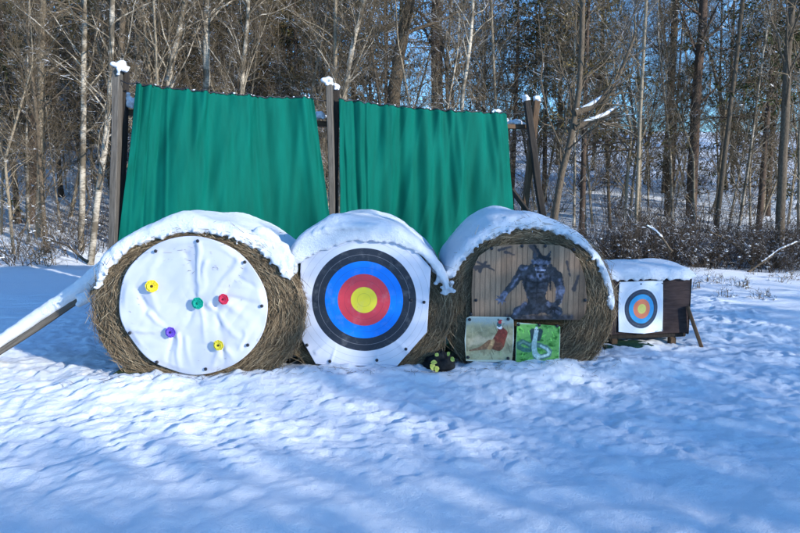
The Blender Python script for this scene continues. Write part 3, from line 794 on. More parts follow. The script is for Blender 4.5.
bA = at(121, 112, 6.70); bB = at(331, 124, 7.78); bC = at(529, 127, 8.90)
beam('beam', bA, bB, .11, .06, M_brown, fr); beam('beam', bB + Vector((.02, .05, 0)), bC, .11, .06, M_brown, fr)
beam('brace', at(512, 190, 8.75), at(528, 212, 8.6), .06, .06, M_post2, fr)
def post_snow(px, py, Y, n_, spread, label, seed, r0=.024, r1=.042):
    c = at(px, py, Y)
    snowy('post_snow', [clump(c, n_, spread, r0, r1, seed), clump(c - Vector((0, 0, .03)), n_, (spread[0] * 1.1, spread[1], .01), r0 * .8, r1 * .8, seed + 1)], label, 'snow', .010, it=3, group='snow lumps on the timber frame')
post_snow(120.5, 65, 6.5, 20, (.022, .03, .014), 'snow lump on top of the left doubled post', 31)
post_snow(118.5, 71, 6.44, 6, (.012, .01, .02), 'small snow lump stuck under the cap of the left post', 33, .012, .022)
post_snow(131, 101, 6.66, 10, (.03, .03, .03), 'snow lump on the crossbeam stub beside the left post', 35, .025, .045)
post_snow(328.5, 81.5, 7.6, 12, (.02, .03, .012), 'rounded snow lump on the taller middle post', 37)
post_snow(337, 86, 7.7, 8, (.015, .02, .008), 'small snow cap on the rear middle post', 39, .02, .035)
post_snow(319, 115, 7.72, 16, (.055, .03, .015), 'snow on the crossbeam just left of the middle post', 41, .025, .045)
post_snow(526.5, 98, 8.7, 10, (.02, .03, .014), 'rounded snow lump on the left leg of the right trestle post', 43)
post_snow(536.5, 98, 8.82, 10, (.02, .03, .014), 'rounded snow lump on the right leg of the right trestle post', 45)
post_snow(515, 122, 8.88, 18, (.085, .03, .012), 'snow strip on the crossbeam right of the right curtain', 47, .022, .04)

# curtains
m, t, b = mat('teal_curtain', .8, .08); M_cur = m
v = coords(t, scale=(6, 6, 1)); n = noise(t, v, 1.2, 4); n2 = noise(t, coords(t), 300, 2)
t.links.new(ramp(t, n, [(.3, (.0, .070, .051)), (.7, (.0, .104, .078))]), b.inputs['Base Color']); bump(t, b, n2, .15, .001)
def curtain(label, TL, TR, BL, BR, YL, YR, seed, nf, sagn):
    """corner pixels at the plane of the frame; folds are real relief"""
    n, K = 420, 90
    u = np.linspace(0, 1, n)[None]; v_ = np.linspace(0, 1, K)[:, None]
    tl, tr = at(*TL, YL), at(*TR, YR); bl, br = at(*BL, YL), at(*BR, YR)
    def ip(i): return (tl[i] * (1 - u) + tr[i] * u) * (1 - v_) + (bl[i] * (1 - u) + br[i] * u) * v_
    X, Y, Z = ip(0), ip(1), ip(2)
    g = np.random.default_rng(seed)
    ph = u * nf * 2 * math.pi + 1.6 * np.sin(u * 9 + seed) + .5 * v_
    D = .010 * np.sin(ph) * (1 - .35 * v_) * (.4 + 1.2 * (vn(u * 4, v_ * 0, seed) + .5)) + .014 * np.sin(u * nf * 2.3 + 2.5 * v_ + seed) * v_ + .05 * np.sin(u * 7 + seed * 2 - v_ * 1.2) * (.2 + .8 * v_)
    D = D + .05 * fbm(u * 7 + v_ * 1.6, v_ * .9, seed, 3) + .016 * (1 - np.abs(2 * vn(u * 11 + v_ * 2.5, v_ * .6, seed + 3))) + .003 * np.sin(u * nf * 6.28 * 2.1 + 3 * np.sin(u * 20)) * (1 - v_) ** 2
    # gathered corner, where the folds run down along the edge
    for k in range(7):
        u0 = .012 + .024 * k + .012 * math.sin(k * 2.7 + seed); dr = (.07 + .05 * math.sin(k * 1.9 + seed)) * v_ * (1 - .1 * k)
        D = D + (.010 + .008 * math.sin(k * 3.1)) * (-1) ** k * np.exp(-((u - u0 - dr * .5) / (.008 + .004 * (k % 3))) ** 2) * (1 - .35 * v_)
    sag = -.03 * np.sin(u * math.pi) * (1 - v_) ** 2 - .016 * np.abs(np.sin(u * math.pi * sagn)) * (1 - v_) ** 3
    yaw = math.atan2(YR - YL, tr.x - tl.x); nxn, nyn = math.sin(yaw), -math.cos(yaw)
    D = D * 2.3; V = np.stack([X + nxn * D, Y + nyn * D, Z + sag + .006 * np.sin(u * 130) * (1 - v_) ** 4], -1)
    o0 = np.array([(tl.x + tr.x) / 2, (YL + YR) / 2, 0])
    root = thing('curtain', label, 'curtain', o0, 0, 'green curtains on the timber frame')
    o = link('cloth', mesh_np('cloth', V - o0, grid_faces(K, n), M_cur), root); o.modifiers.new('thick', 'SOLIDIFY').thickness = .004
    top = V[0, ::6]
    P = (top + np.array([0, -.006, .006]) + g.normal(0, .003, top.shape))[None] - o0
    Vt, Ft = tubes(P, np.full(P.shape[:2], .008), 6); link('top_rope', mesh_np('top_rope', Vt, Ft, M_peg), root)
    # loops over the rope
    EY = []
    for i in range(sagn + 1):
        p = V[0, min(n - 1, int(i / sagn * (n - 1)))] - o0
        a = np.linspace(0, 2 * math.pi, 9)
        EY.append(np.stack([p[0] + .004 * np.cos(a), p[1] + .016 * np.cos(a), p[2] + .018 * np.sin(a)], -1))
    for e in EY:
        Vt, Ft = tubes(e[None], np.full((1, 9), .0035), 4); link('rope_loop', mesh_np('rope_loop', Vt, Ft, M_peg), root)
    return V, root
V1, _ = curtain('left green curtain, slanting out at its left edge', (137, 83), (312, 98), (110, 330), (346, 330), 6.45, 7.55, 3, 7, 12)
V2, _ = curtain('right green curtain, hanging between middle and right post', (338, 99), (505, 113), (336, 320), (523, 320), 7.65, 8.65, 8, 9, 11)
g = np.random.default_rng(4)
for V, lab in ((V1, 'beads of snow along the top edge of the left curtain'), (V2, 'beads of snow along the top edge of the right curtain')):
    idx = g.integers(5, 415, 13); C = V[0, idx] + np.array([0, -.005, .014])
    snowy('snow_beads', [blobs(C, g.uniform(.007, .014, 13), (1.3, 1, .7))] + ([clump(V[0, int(.93 * 420)] + np.array([0, 0, .02]), 8, (.03, .01, .008), .018, .03, 8)] if V is V2 else []), lab, 'snow', .006, it=1)['kind'] = 'stuff'
# rope from the curtain ends to the posts
for nm, p0, p1 in (('left', V1[0, 0], at(120, 80, 6.5)), ('mid', V1[0, -1], at(330, 100, 7.6)), ('right', V2[0, -1], at(529, 112, 8.7))):
    s_ = np.linspace(0, 1, 6)[:, None]; P = np.array(p0) * (1 - s_) + np.array(p1) * s_; P[:, 2] -= .02 * np.sin(s_[:, 0] * math.pi)
    Vt, Ft = tubes(P[None] - np.array(fr.location), np.full((1, 6), .006), 6); link('tie_rope', mesh_np('tie_rope', Vt, Ft, M_peg), fr)

# ------------------------------------------------------------------ box target on the right
YB = 6.3
m, t, b = mat('dark_foam', .8, .2); M_foam = m; v = coords(t, scale=(1, 1, 6)); n = noise(t, v, 8, 4)
t.links.new(ramp(t, n, [(.3, (.028, .018, .018)), (.7, (.055, .038, .036))]), b.inputs['Base Color']); bump(t, b, n, .5, .008)
bl_, br_ = at(600, 336, YB), at(689.5, 336, YB); ztop = at(640, 277, YB).z; zbot = at(640, 334, YB).z
yaw = R(7)
bx = thing('box_target', 'dark brown block target on short legs with a snowy roof, right of the bales', 'target stand', ((bl_.x + br_.x) / 2, YB + .1, 0), yaw)
hw = (br_.x - bl_.x) / 2
nlay = 4
for i in range(nlay):
    z0 = zbot + (ztop - zbot) * i / nlay + .0006; z1 = zbot + (ztop - zbot) * (i + 1) / nlay - .0006
    slab('foam_layer', -hw + random.uniform(0, .006), hw - random.uniform(0, .006), -.1 + random.uniform(0, .0015), .34, z0, z1, M_foam, 0, bx, .002)
slab('back_board', -hw - .02, hw + .02, .345, .365, zbot - .03, ztop + .02, M_post2, 0, bx)
slab('side_board', hw + .002, hw + .022, -.09, .34, zbot - .02, ztop - .01, M_post2, 0, bx)
slab('side_board', -hw - .022, -hw - .002, -.09, .34, zbot - .02, ztop - .01, M_post2, 0, bx)
slab('base_rail', -hw, hw, -.07, -.01, zbot - .05, zbot, M_post2, 0, bx); slab('base_rail', -hw, hw, .26, .32, zbot - .05, zbot, M_post2, 0, bx)
for lx, ly in ((hw - .14, -.04), (-hw + .14, -.04), (hw - .14, .29), (-hw + .14, .29)):
    slab('leg', lx - .035, lx + .035, ly - .03, ly + .03, -.14, zbot - .05, M_brown, 0, bx)
p0 = at(687, 312, YB + .02); p1 = at(701, 343, YB - .05)
o = beam('prop', (0, 0, 0), (1, 0, 0), .055, .03, M_brown)
bpy.data.objects.remove(o)
def local(p): return Matrix.Rotation(-yaw, 4, 'Z') @ (Vector(p) - bx.location)
class _P: location = Vector((0, 0, 0))
pr = beam('prop', local(p1 + Vector((.02, 0, -.08))), local(p0 + Vector((0, 0, .06))), .06, .035, M_brown)
pr.parent = bx
# snow roof
nxr, nyr = 90, 50
u, v_ = np.meshgrid(np.linspace(-1, 1, nxr), np.linspace(-1, 1, nyr), indexing='ij')
def sgn(x, p): return np.sign(x) * np.abs(x) ** p
ht = .115 * (1 - np.abs(u) ** 8) ** .5 * (1 - np.abs(v_) ** 6) ** .5 * (1 + .25 * (v_)) + .015 * fbm(u * 3, v_ * 2, 5, 3)
X = u * (hw + .035 - .03 * (v_ > 0) * v_) ; Y = .12 + v_ * (.26) + .01 * vn(u * 8, v_ * 0, 6)
top = np.stack([X, Y, ztop + .012 + np.maximum(ht, 0)], -1); bot = np.stack([X, Y, ztop - .012 - .02 * (v_ < -.93) * (vn(u * 12, v_ * 0, 8) + .4) + 0 * X], -1)
V = np.concatenate([top.reshape(-1, 3), bot.reshape(-1, 3)]); G = grid_faces(nxr, nyr); off = nxr * nyr
i = np.arange(nxr - 1); j = np.arange(nyr - 1); Fs = [G, G[:, ::-1] + off]
def side(a, b): Fs.append(np.stack([a, b, b + off, a + off], -1))
side((i + 1) * nyr, i * nyr); side(i * nyr + nyr - 1, (i + 1) * nyr + nyr - 1); side(j, j + 1); side((nxr - 1) * nyr + j + 1, (nxr - 1) * nyr + j)
MR = np.array(Matrix.Rotation(yaw, 3, 'Z'))
V = V @ MR.T + np.array(bx.location)
g = np.random.default_rng(12); nb = 46
Cb = np.stack([g.uniform(-hw, hw, nb), np.full(nb, -.135), np.full(nb, ztop) - g.uniform(-.01, .03, nb)], -1) @ MR.T + np.array(bx.location)
snowy('roof_snow', [(V, np.concatenate(Fs)), blobs(Cb, g.uniform(.008, .02, nb))], 'flat slab of snow on the dark box target', 'snow', .012, it=2)
# paper
CP = at(641.5, 308.7, YB - .03); M_ring2 = ring_mat('faded_ring_print', 5.0 * 6.27 / F, [(.62, .58, .14), (.70, .20, .10), (.03, .30, .60), (.025, .045, .08), (.66, .72, .80)], True, .88, 1)
pt = thing('paper_target', 'small square ring target with pale blue rings pinned on the dark box', 'archery target', CP, yaw)
q = rel(CP, YB - .03); ol = [q(*p) for p in [(617.5, 331.5), (643, 333.5), (664.5, 332), (665, 306), (664.5, 281), (640, 282.5), (618.5, 281.5), (617.8, 306)]]
poly_sheet('paper', ol, CP, 0, M_ring2, 70, lambda X, Z: .014 * fbm(X * 5, Z * 5, 44, 3) - .01 * np.cos(X * 14), pt)
for p in [(619.5, 283.5), (663, 283.5), (663, 330.5), (619.5, 330), (641, 284)]:
    o = link('peg', PEG, pt); o.location = Matrix.Rotation(-yaw, 3, 'Z') @ (at(*p, YB - .045) - CP); o.scale = (.55,) * 3
mt, t, b = mat('green_turf', .95, .1); v = coords(t); nn = noise(t, v, 40, 4)
t.links.new(ramp(t, nn, [(.4, (.012, .04, .028)), (.65, (.03, .09, .06))]), b.inputs['Base Color']); bump(t, b, nn, .8, .01)
mo = tag(slab('turf_mat', -.42, .12, -.02, .25, -.08, .012, mt, 0), 'dark green turf mat showing from the snow under the box target', 'mat'); 
pm = at(648, 347, 6.1); mo.location = (pm.x, 6.22, gz(pm.x, 6.15) + .005); mo.rotation_euler.z = yaw

# ------------------------------------------------------------------ trees
def trunk_line(pts, rad, K=16, wob=.02, g=rng):
    pts = np.array(pts, float); rad = np.array(rad, float)
    t = np.linspace(0, 1, K) ** 1.0 * (len(pts) - 1); i = np.minimum(t.astype(int), len(pts) - 2); f = (t - i)[:, None]
    f2 = f * f * (3 - 2 * f) * .5 + f * .5
    P = pts[i] * (1 - f2) + pts[i + 1] * f2; Rr = rad[i] * (1 - f[:, 0]) + rad[i + 1] * f[:, 0]
    P[1:, :2] += np.cumsum(g.normal(0, wob, (K - 1, 2)), 0) * .5
    Rr[0] *= 1.25
    return P[None], Rr[None]
def bare_tree(name, pts, rad, seed, bark_m, twig_m, nb=22, L=1.6, t0=.25, sub=7, tw=5, ang=.75, up=.05, crown_r=.008, loc=(0, 0, 0), min_r=.0035):
    """returns (trunk mesh, limbs mesh, twigs mesh)"""
    g = np.random.default_rng(seed)
    P0, R0 = trunk_line(pts, rad, 18, .015 * rad[0] * 14, g)
    P1, R1 = grow(P0, R0, nb, t0, .98, L, ang, 8, up, .14, .34, .3, .55, min_r * 1.5, g)
    P2, R2 = grow(P1, R1, sub, .2, .97, L * .42, .7, 5, .03, .17, .55, .35, .4, min_r, g)
    V0, F0 = tubes(P0, R0, 10); V1, F1 = tubes(P1, R1, 5)
    out = [mesh_np('trunk', V0, F0, bark_m), mesh_np('limbs', V1, F1, bark_m)]
    parts = [tubes(P2, R2, 3)]
    if tw:
        P3, R3 = grow(P2, R2, tw, .2, .98, L * .2, .7, 4, .02, .18, .6, .5, .3, min_r * .8, g)
        parts.append(tubes(P3, R3, 3))
    out.append(mesh_np('twigs', *join_np(parts), twig_m))
    return out
def put(name, meshes, label, cat, loc, rz=0, s=1, group=None, kinds=('trunk', 'limbs', 'twigs'), lean=(0, 0)):
    r = thing(name, label, cat, loc, rz, group); r.scale = (s, s, s); r.rotation_euler = (lean[0], lean[1], rz)
    for k, me in zip(kinds, meshes): link(k, me, r, kind='stuff' if k in ('twigs', 'foliage', 'caught_snow') else None)
    return r
def base_pt(px, Y, dz=-.1):
    x = (px - 400) / F * Y * .99; return Vector((x, Y, gz(x, Y) + dz))
def signature(name, label, path, Y, rpx, seed, bark_m, twig_m=None, extend=3.0, cat='tree', **kw):
    """a tree whose trunk follows a line of photograph pixels (bottom first) in the plane y=Y"""
    pts = [at(px, py, Y) for px, py in path]
    b_ = pts[0]; z0 = gz(b_.x, Y) - .1
    if len(pts) > 1 and b_.z > z0:
        d = (pts[0] - pts[1]); k = (b_.z - z0) / max(.2, -d.z if d.z < 0 else .2); k = min(k, 3)
        b_ = Vector((pts[0].x + d.x * min(k, 1.2) * .6, Y, z0)); pts = [b_] + pts
    d = (pts[-1] - pts[-2]).normalized(); pts.append(pts[-1] + d * extend * .5 + Vector((0, .1, 0))); pts.append(pts[-1] + d * extend * .5 + Vector((.05, 0, .2)))
    r0 = rpx * Y / F; rad = list(np.linspace(r0, r0 * .55, len(pts) - 1)) + [r0 * .2]
    loc = Vector(pts[0]); loc_pts = [tuple(p - loc) for p in pts]
    ms = bare_tree(name, loc_pts, rad, seed, bark_m, twig_m or M_twig, **kw)
    return put(name, ms, label, cat, loc)

sigs = [
 ('birch', 'slim white birch directly left of the left frame post', [(90, 268), (97, 205), (105, 150), (110, 100), (113, 0)], 13.5, 3.6, M_birch),
 ('birch', 'pale birch left of the frame post, straight and slightly thinner', [(80, 285), (82, 200), (83, 90), (84, 0)], 14.5, 3.2, M_birch),
 ('birch', 'thick birch trunk rising over the left part of the left curtain', [(204, 250), (206, 90), (206, 0)], 15.5, 4.2, M_birch),
 ('birch', 'forked white birch leaning right over the left curtain', [(162, 250), (168, 85), (178, 40), (184, 0)], 15, 3.6, M_birch),
 ('birch', 'birch with a dark foot rising between frame post and left curtain', [(133, 260), (137, 60), (140, 0)], 17, 3.6, M_birch),
 ('birch', 'thin curved birch near the sky gap on the left', [(232, 250), (240, 90), (247, 20), (248, 0)], 14.5, 2.6, M_birch),
 ('bare_tree', 'tan trunk at the far left, first from the picture edge', [(38, 275), (41, 100), (43, 0)], 15.5, 4.0, M_tan),
 ('bare_tree', 'grey trunk standing right behind the left frame post', [(120, 260), (121, 60), (122, 0)], 15, 4.2, M_bark),
 ('spruce', 'stout dark trunk on the snowy slope at the far left', [(34, 252), (36, 180), (38, 100), (40, 0)], 17, 7.5, M_pine),
 ('leaning_tree', 'thick dark trunk leaning right above the right curtain', [(388, 260), (395, 95), (403, 45), (411, 0)], 16, 7.5, M_bark),
 ('bare_tree', 'stout dark upright trunk above the middle of the right curtain', [(436, 250), (437, 100), (438, 0)], 19, 6.0, M_pine),
 ('birch', 'pale leaning birch just right of the middle post', [(340, 230), (345, 95), (354, 45), (364, 0)], 14.5, 3.2, M_birch),
 ('birch', 'thin pale tree curving up right of the dark trunks above the right curtain', [(452, 240), (462, 95), (469, 40), (472, 0)], 14, 2.4, M_birch),
 ('bare_tree', 'slim grey tree above the middle post', [(333, 250), (335, 60), (336, 0)], 15, 2.4, M_tan),
 ('bare_tree', 'grey crooked tree right of the trestle post with two snow laden limbs', [(553, 222), (560, 175), (570, 135), (577, 90), (580, 0)], 11.5, 3.8, M_bark),
 ('pine', 'tall reddish pine trunk in front of the blue sky on the right', [(689, 262), (693, 160), (698, 80), (704, 0)], 16, 5.4, M_pine),
 ('bare_tree', 'dark upright trunk left of the reddish pine', [(668, 250), (670, 100), (674, 0)], 18, 4.2, M_bark),
 ('bare_tree', 'grey trunk near the right picture edge, leaning slightly right', [(779, 275), (783, 170), (790, 60), (795, 0)], 13, 4.6, M_bark),
 ('bare_tree', 'slim tree leaning right between the pine and the dark spruce', [(712, 262), (728, 120), (742, 0)], 14.5, 2.6, M_bark),
 ('birch', 'thin pale tree left of the reddish pine, before the sky', [(636, 240), (641, 120), (648, 0)], 14, 2.2, M_tan),
]
for i, (nm, lab, path, Y, rp, bm_) in enumerate(sigs):
    signature(nm, lab, path, Y, rp, 200 + i, bm_, nb=20 if rp < 5 else 16, L=1.5 + .12 * rp, t0=.3, sub=7, tw=5)
# two snow laden limbs of the crooked tree
snl = []
for path in ([(575, 113), (590, 108), (600, 101), (612, 92), (622, 68), (634, 36)], [(574, 127), (592, 122), (604, 117), (613, 111)]):
    P = np.array([at(px, py, 11.5 - .02 * k) for k, (px, py) in enumerate(path)])
    Pq, Rq = trunk_line(P, np.linspace(.05, .018, len(P)), 12, .006)
    snl.append((Pq, Rq * 1.3))
ct = [o for o in bpy.data.objects if o.get('label', '').startswith('grey crooked')][0]
for Pq, Rq in snl:
    V, Fq = tubes(Pq - np.array(ct.location), Rq, 7); link('bent_limb', mesh_np('bent_limb', V, Fq, M_bark), ct)
    P2, R2 = grow(Pq, Rq, 16, .2, 1, .7, .7, 5, .03, .16, .5, .3, .3, .004)
    V, Fq = tubes(P2 - np.array(ct.location), R2, 3); link('twigs', mesh_np('twigs', V, Fq, M_twig), ct)
snowy('limb_snow', [chain(snl[0][0][0][1:6] + np.array([0, 0, .05]), (.03, .045, .05, .04, .03), 90, 3, .004)], 'snow lying on the upper bent limb of the crooked tree', 'snow', .02)
snowy('limb_snow', [chain(snl[1][0][0][2:12] + np.array([0, 0, .05]), (.03, .045, .05, .05, .045, .04, .04, .035, .03, .02), 90, 4, .004)], 'snow lying on the lower bent limb of the crooked tree', 'snow', .02)
# fallen limbs with snow, right of the box
def fallen(label, a_, b_, Y0, Y1_, r, seed):
    A_, B_ = at(*a_, Y0), at(*b_, Y1_)
    P = np.array([A_, A_.lerp(B_, .5) + Vector((0, 0, .09)), B_]); r *= .75; Pq, Rq = trunk_line(P, [r, r * .8, r * .4], 10, .035, np.random.default_rng(seed))
    rt_ = thing('fallen_branch', label, 'branch', A_)
    V, Fq = tubes(Pq - np.array(A_), Rq, 6); link('stick', mesh_np('stick', V, Fq, M_bark), rt_)
    P2, R2 = grow(Pq, Rq, 7, .3, 1, .5, .7, 5, .02, .15, .5, .3, .3, .004); V, Fq = tubes(P2 - np.array(A_), R2, 3); link('twigs', mesh_np('twigs', V, Fq, M_twigd), rt_)
    if seed in (1, 2): snowy('branch_snow', [chain(Pq[0][2 + seed % 2:8] + np.array([0, 0, r * .8]), np.full(6 - seed % 2, r * .7), 90, seed, .006)], 'snow line on the ' + label, 'snow', .012)
fallen('fallen branch rising left to right before the bank right of the box', (672, 252), (640, 222), 12, 12.3, .035, 1)
fallen('branch leaning out of the brush toward the far right', (748, 272), (806, 236), 12.2, 12.4, .03, 2)
fallen('branch pointing down right in the dark brush beside the tall trunk', (752, 262), (708, 230), 12.6, 12.8, .04, 3)
fallen('fallen branch by the birches at the far left', (88, 262), (52, 240), 12.5, 12.7, .04, 5)

# prototypes for the woods
protos = []
for k in range(6):
    g = np.random.default_rng(300 + k); Hh = [6.5, 8, 9.5, 7.5, 11, 12][k]; lx = g.normal(0, .35 if k != 3 else .8, 4).cumsum()
    pts = [(0, 0, 0), (lx[0], g.normal(0, .2), Hh * .33), (lx[1], g.normal(0, .3), Hh * .66), (lx[2], g.normal(0, .3), Hh)]
    r0 = [.035, .045, .055, .04, .075, .09][k]
    protos.append(bare_tree('tree', pts, [r0, r0 * .75, r0 * .45, r0 * .15], 400 + k, [M_birch, M_tan, M_bark, M_tan, M_bark, M_tan][k], M_twig, nb=34 + 3 * k, L=1.3 + .12 * k, t0=.12, sub=8, tw=6, up=.07))
def spruce(seed, Hh, r0, Lb, foliage, n=70, dens=13, t0=.12, bare=False):
    g = np.random.default_rng(seed)
    P0, R0 = trunk_line([(0, 0, 0), (.1, 0, Hh * .5), (0, .1, Hh)], [r0, r0 * .6, r0 * .1], 16, .01, g)
    P1, R1 = grow(P0, R0, n, t0, .99, Lb, 1.45, 7, -.04, .08, .35, .3, .85, .006, g)
    P2, R2 = grow(P1, R1, dens, .15, 1, Lb * .30, .75, 4, -.05, .12, .5, .4, .4, .004, g)
    V0, F0 = tubes(P0, R0, 10); V1, F1 = tubes(np.concatenate([P1]), R1, 4)
    # needle sprays: narrow leaf-sized blades along every branchlet
    M, K, _ = P2.shape; per = 10
    t = g.random((M, per)) * (K - 1.001); i = t.astype(int); f = (t - i)[..., None]; m_ = np.arange(M)[:, None]
    p = P2[m_, i] * (1 - f) + P2[m_, i + 1] * f; d = P2[m_, i + 1] - P2[m_, i]; d /= np.linalg.norm(d, axis=2, keepdims=True)
    d = d + g.normal(0, .55, d.shape); d[..., 2] -= .15; d /= np.linalg.norm(d, axis=2, keepdims=True)
    ln = g.uniform(.08, .20, p.shape[:2] + (1,)); sd = np.cross(d, g.normal(0, 1, d.shape) * .6 + np.array([0, 0, 1])); sd /= np.linalg.norm(sd, axis=2, keepdims=True)
    wd = g.uniform(.012, .03, p.shape[:2] + (1,))
    q = np.stack([p - sd * wd * .3, p + d * ln * .5 - sd * wd, p + d * ln, p + d * ln * .5 + sd * wd], 2)
    Vn = q.reshape(-1, 3); Fn = np.arange(len(Vn)).reshape(-1, 4)
    return [mesh_np('trunk', V0, F0, M_pine), mesh_np('limbs', V1, F1, M_pine), mesh_np('foliage', Vn, Fn, foliage)]
spr = [spruce(501, 11, .09, 2.2, M_need), spruce(502, 9, .075, 1.7, M_need, 60), spruce(503, 13, .10, 2.4, M_needb, 70, 12, .2), spruce(504, 12, .10, 2.6, M_need, 60, 12, .3)]
def shrub(seed, n, Hh, spread, tm, sub=6, tw=3, lumps=38):
    g = np.random.default_rng(seed); th_ = g.random(n) * 2 * math.pi; rr = g.random(n) ** .5 * spread
    K = 7; p = np.stack([rr * np.cos(th_), rr * np.sin(th_), np.zeros(n) - .05], -1); d = np.stack([np.cos(th_) * .35, np.sin(th_) * .35, np.ones(n)], -1) + g.normal(0, .25, (n, 3))
    out = [p]; ln = g.uniform(.5, 1.1, (n, 1)) * Hh
    for k in range(K - 1):
        d = d + g.normal(0, .16, d.shape); d /= np.linalg.norm(d, axis=1, keepdims=True); out.append(out[-1] + d * ln / (K - 1))
    P0 = np.stack(out, 1); R0 = g.uniform(.006, .014, (n, 1)) * np.linspace(1, .3, K)[None]
    P1, R1 = grow(P0, R0, sub, .15, .98, Hh * .35, .7, 5, .02, .2, .6, .4, .4, .0035, g)
    P2, R2 = grow(P1, R1, tw, .2, .98, Hh * .16, .7, 4, .02, .2, .7, .5, .3, .003, g)
    Q = np.concatenate([P1.reshape(-1, 3), P0[:, 2:].reshape(-1, 3)]); Q = Q[g.integers(0, len(Q), lumps)]; Q[:, 2] += .006
    V_, F_ = ICO1; rr_ = .005 + .022 * g.random(lumps) ** 3
    V_ = Q[:, None] + V_[None] * np.array([1.8, 1.3, .7]) * rr_[:, None, None]; F_ = (F_[None] + (np.arange(lumps) * len(ICO1[0]))[:, None, None]).reshape(-1, 3)
    c = mesh_np('caught_snow', V_.reshape(-1, 3), F_, M_cap)
    a = mesh_np('stems', *tubes(P0, R0, 4), tm); b = mesh_np('twigs', *join_np([tubes(P1, R1, 3), tubes(P2, R2, 3)]), tm)
    return [a, b, c]
ICO1 = ico(1, 1)
shr = [shrub(601, 14, 1.7, .35, M_twig), shrub(602, 20, 1.2, .5, M_twigd), shrub(603, 9, 2.6, .3, M_twig), shrub(604, 26, 1.5, .7, M_twigd, 7, 4)]
weed = shrub(610, 6, .38, .08, M_twig, 4, 2, 5)

g = np.random.default_rng(77)
ZN = [(0, 'cut by the left picture edge'), (30, 'at the far left, left of the stout dark trunk'), (62, 'between the stout dark trunk and the slim birches'), (100, 'among the slim birches left of the frame'), (135, 'behind the left frame post'),
      (170, 'above the left corner of the left curtain'), (215, 'around the thick birch over the left curtain'), (270, 'by the sky gap over the left curtain'), (325, 'above the right end of the left curtain'), (380, 'just right of the middle post'),
      (430, 'by the thick leaning trunk over the right curtain'), (500, 'above the right end of the right curtain'), (548, 'around the right trestle post'), (600, 'by the crooked tree with snowy limbs'), (650, 'above the box target'), (686, 'left of the tall reddish pine'),
      (730, 'just right of the tall reddish pine'), (775, 'by the dark spruce near the right edge'), (2000, 'at the right picture edge')]
def zone(px): return [t for a_, t in ZN if px < a_][0]
def scatter(protos_, names, px0, px1, Y0, Y1_, n, labf, cat, grp, s0=.8, s1=1.2, kinds=('trunk', 'limbs', 'twigs'), lean=.06, minpx=0):
    for i in range(n):
        Y = Y0 + (Y1_ - Y0) * g.random(); px = px0 + (px1 - px0) * (i + g.random()) / n
        k = int(g.integers(len(protos_))); z = zone(px)
        put(names[k], protos_[k], labf(k, z), cat, base_pt(px, Y), g.random() * 6.28, g.uniform(s0, s1), grp, kinds, (g.normal(0, lean), g.normal(0, lean)))
bn = ['birch', 'bare_tree', 'bare_tree', 'bare_tree', 'bare_tree', 'bare_tree']
bl = ['slim white sapling', 'slim tan tree', 'grey bare tree', 'small twiggy tree', 'tall dark bare tree', 'tall tan bare tree']
lf = lambda k, z: f'{bl[k]} {z}'
scatter(protos[:4], bn[:4], -40, 330, 13.6, 20, 34, lf, 'tree', 'bare trees')
scatter(protos[:4], bn[:4], 330, 840, 14.5, 22, 34, lf, 'tree', 'bare trees')
scatter([protos[3], protos[3], protos[1]], ['bare_tree'] * 3, 470, 850, 14.5, 24, 34, lambda k, z: ['slender twiggy sapling', 'crooked twiggy sapling', 'slender tan sapling'][k] + f' {z}', 'tree', 'bare saplings', .6, .95)
scatter([protos[0], protos[3]], ['birch', 'bare_tree'], -30, 480, 14, 24, 22, lambda k, z: ['slender white sapling', 'slender twiggy sapling'][k] + f' {z}', 'tree', 'bare saplings', .6, .95)
scatter(protos[2:], bn[2:], -80, 880, 22, 34, 14, lambda k, z: f'{bl[k + 2]} deeper in, {z}', 'tree', 'deeper bare trees')
scatter(protos[2:], bn[2:], -80, 560, 34, 48, 7, lambda k, z: f'{bl[k + 2]} near the crest, {z}', 'tree', 'crest trees', 1.0, 1.5)
sl = ['dark snow dusted spruce', 'small dark spruce', 'brownish leafed conifer', 'tall dark spruce bare at its foot']
slf = lambda k, z: f'{sl[k]} {z}'
sk = ('trunk', 'limbs', 'foliage')
scatter(spr, ['spruce'] * 4, -60, 330, 20, 32, 26, slf, 'tree', 'conifers', .8, 1.15, sk, .03)
scatter([spr[2], spr[2], spr[0]], ['spruce'] * 3, -90, 400, 30, 42, 26, lambda k, z: ['brown conifer', 'rust brown conifer', 'dark conifer'][k] + f' far back, {z}', 'tree', 'far conifers', .95, 1.35, sk, .03)
scatter(spr, ['spruce'] * 4, 480, 610, 26, 38, 5, slf, 'tree', 'conifers', .8, 1.1, sk, .03)
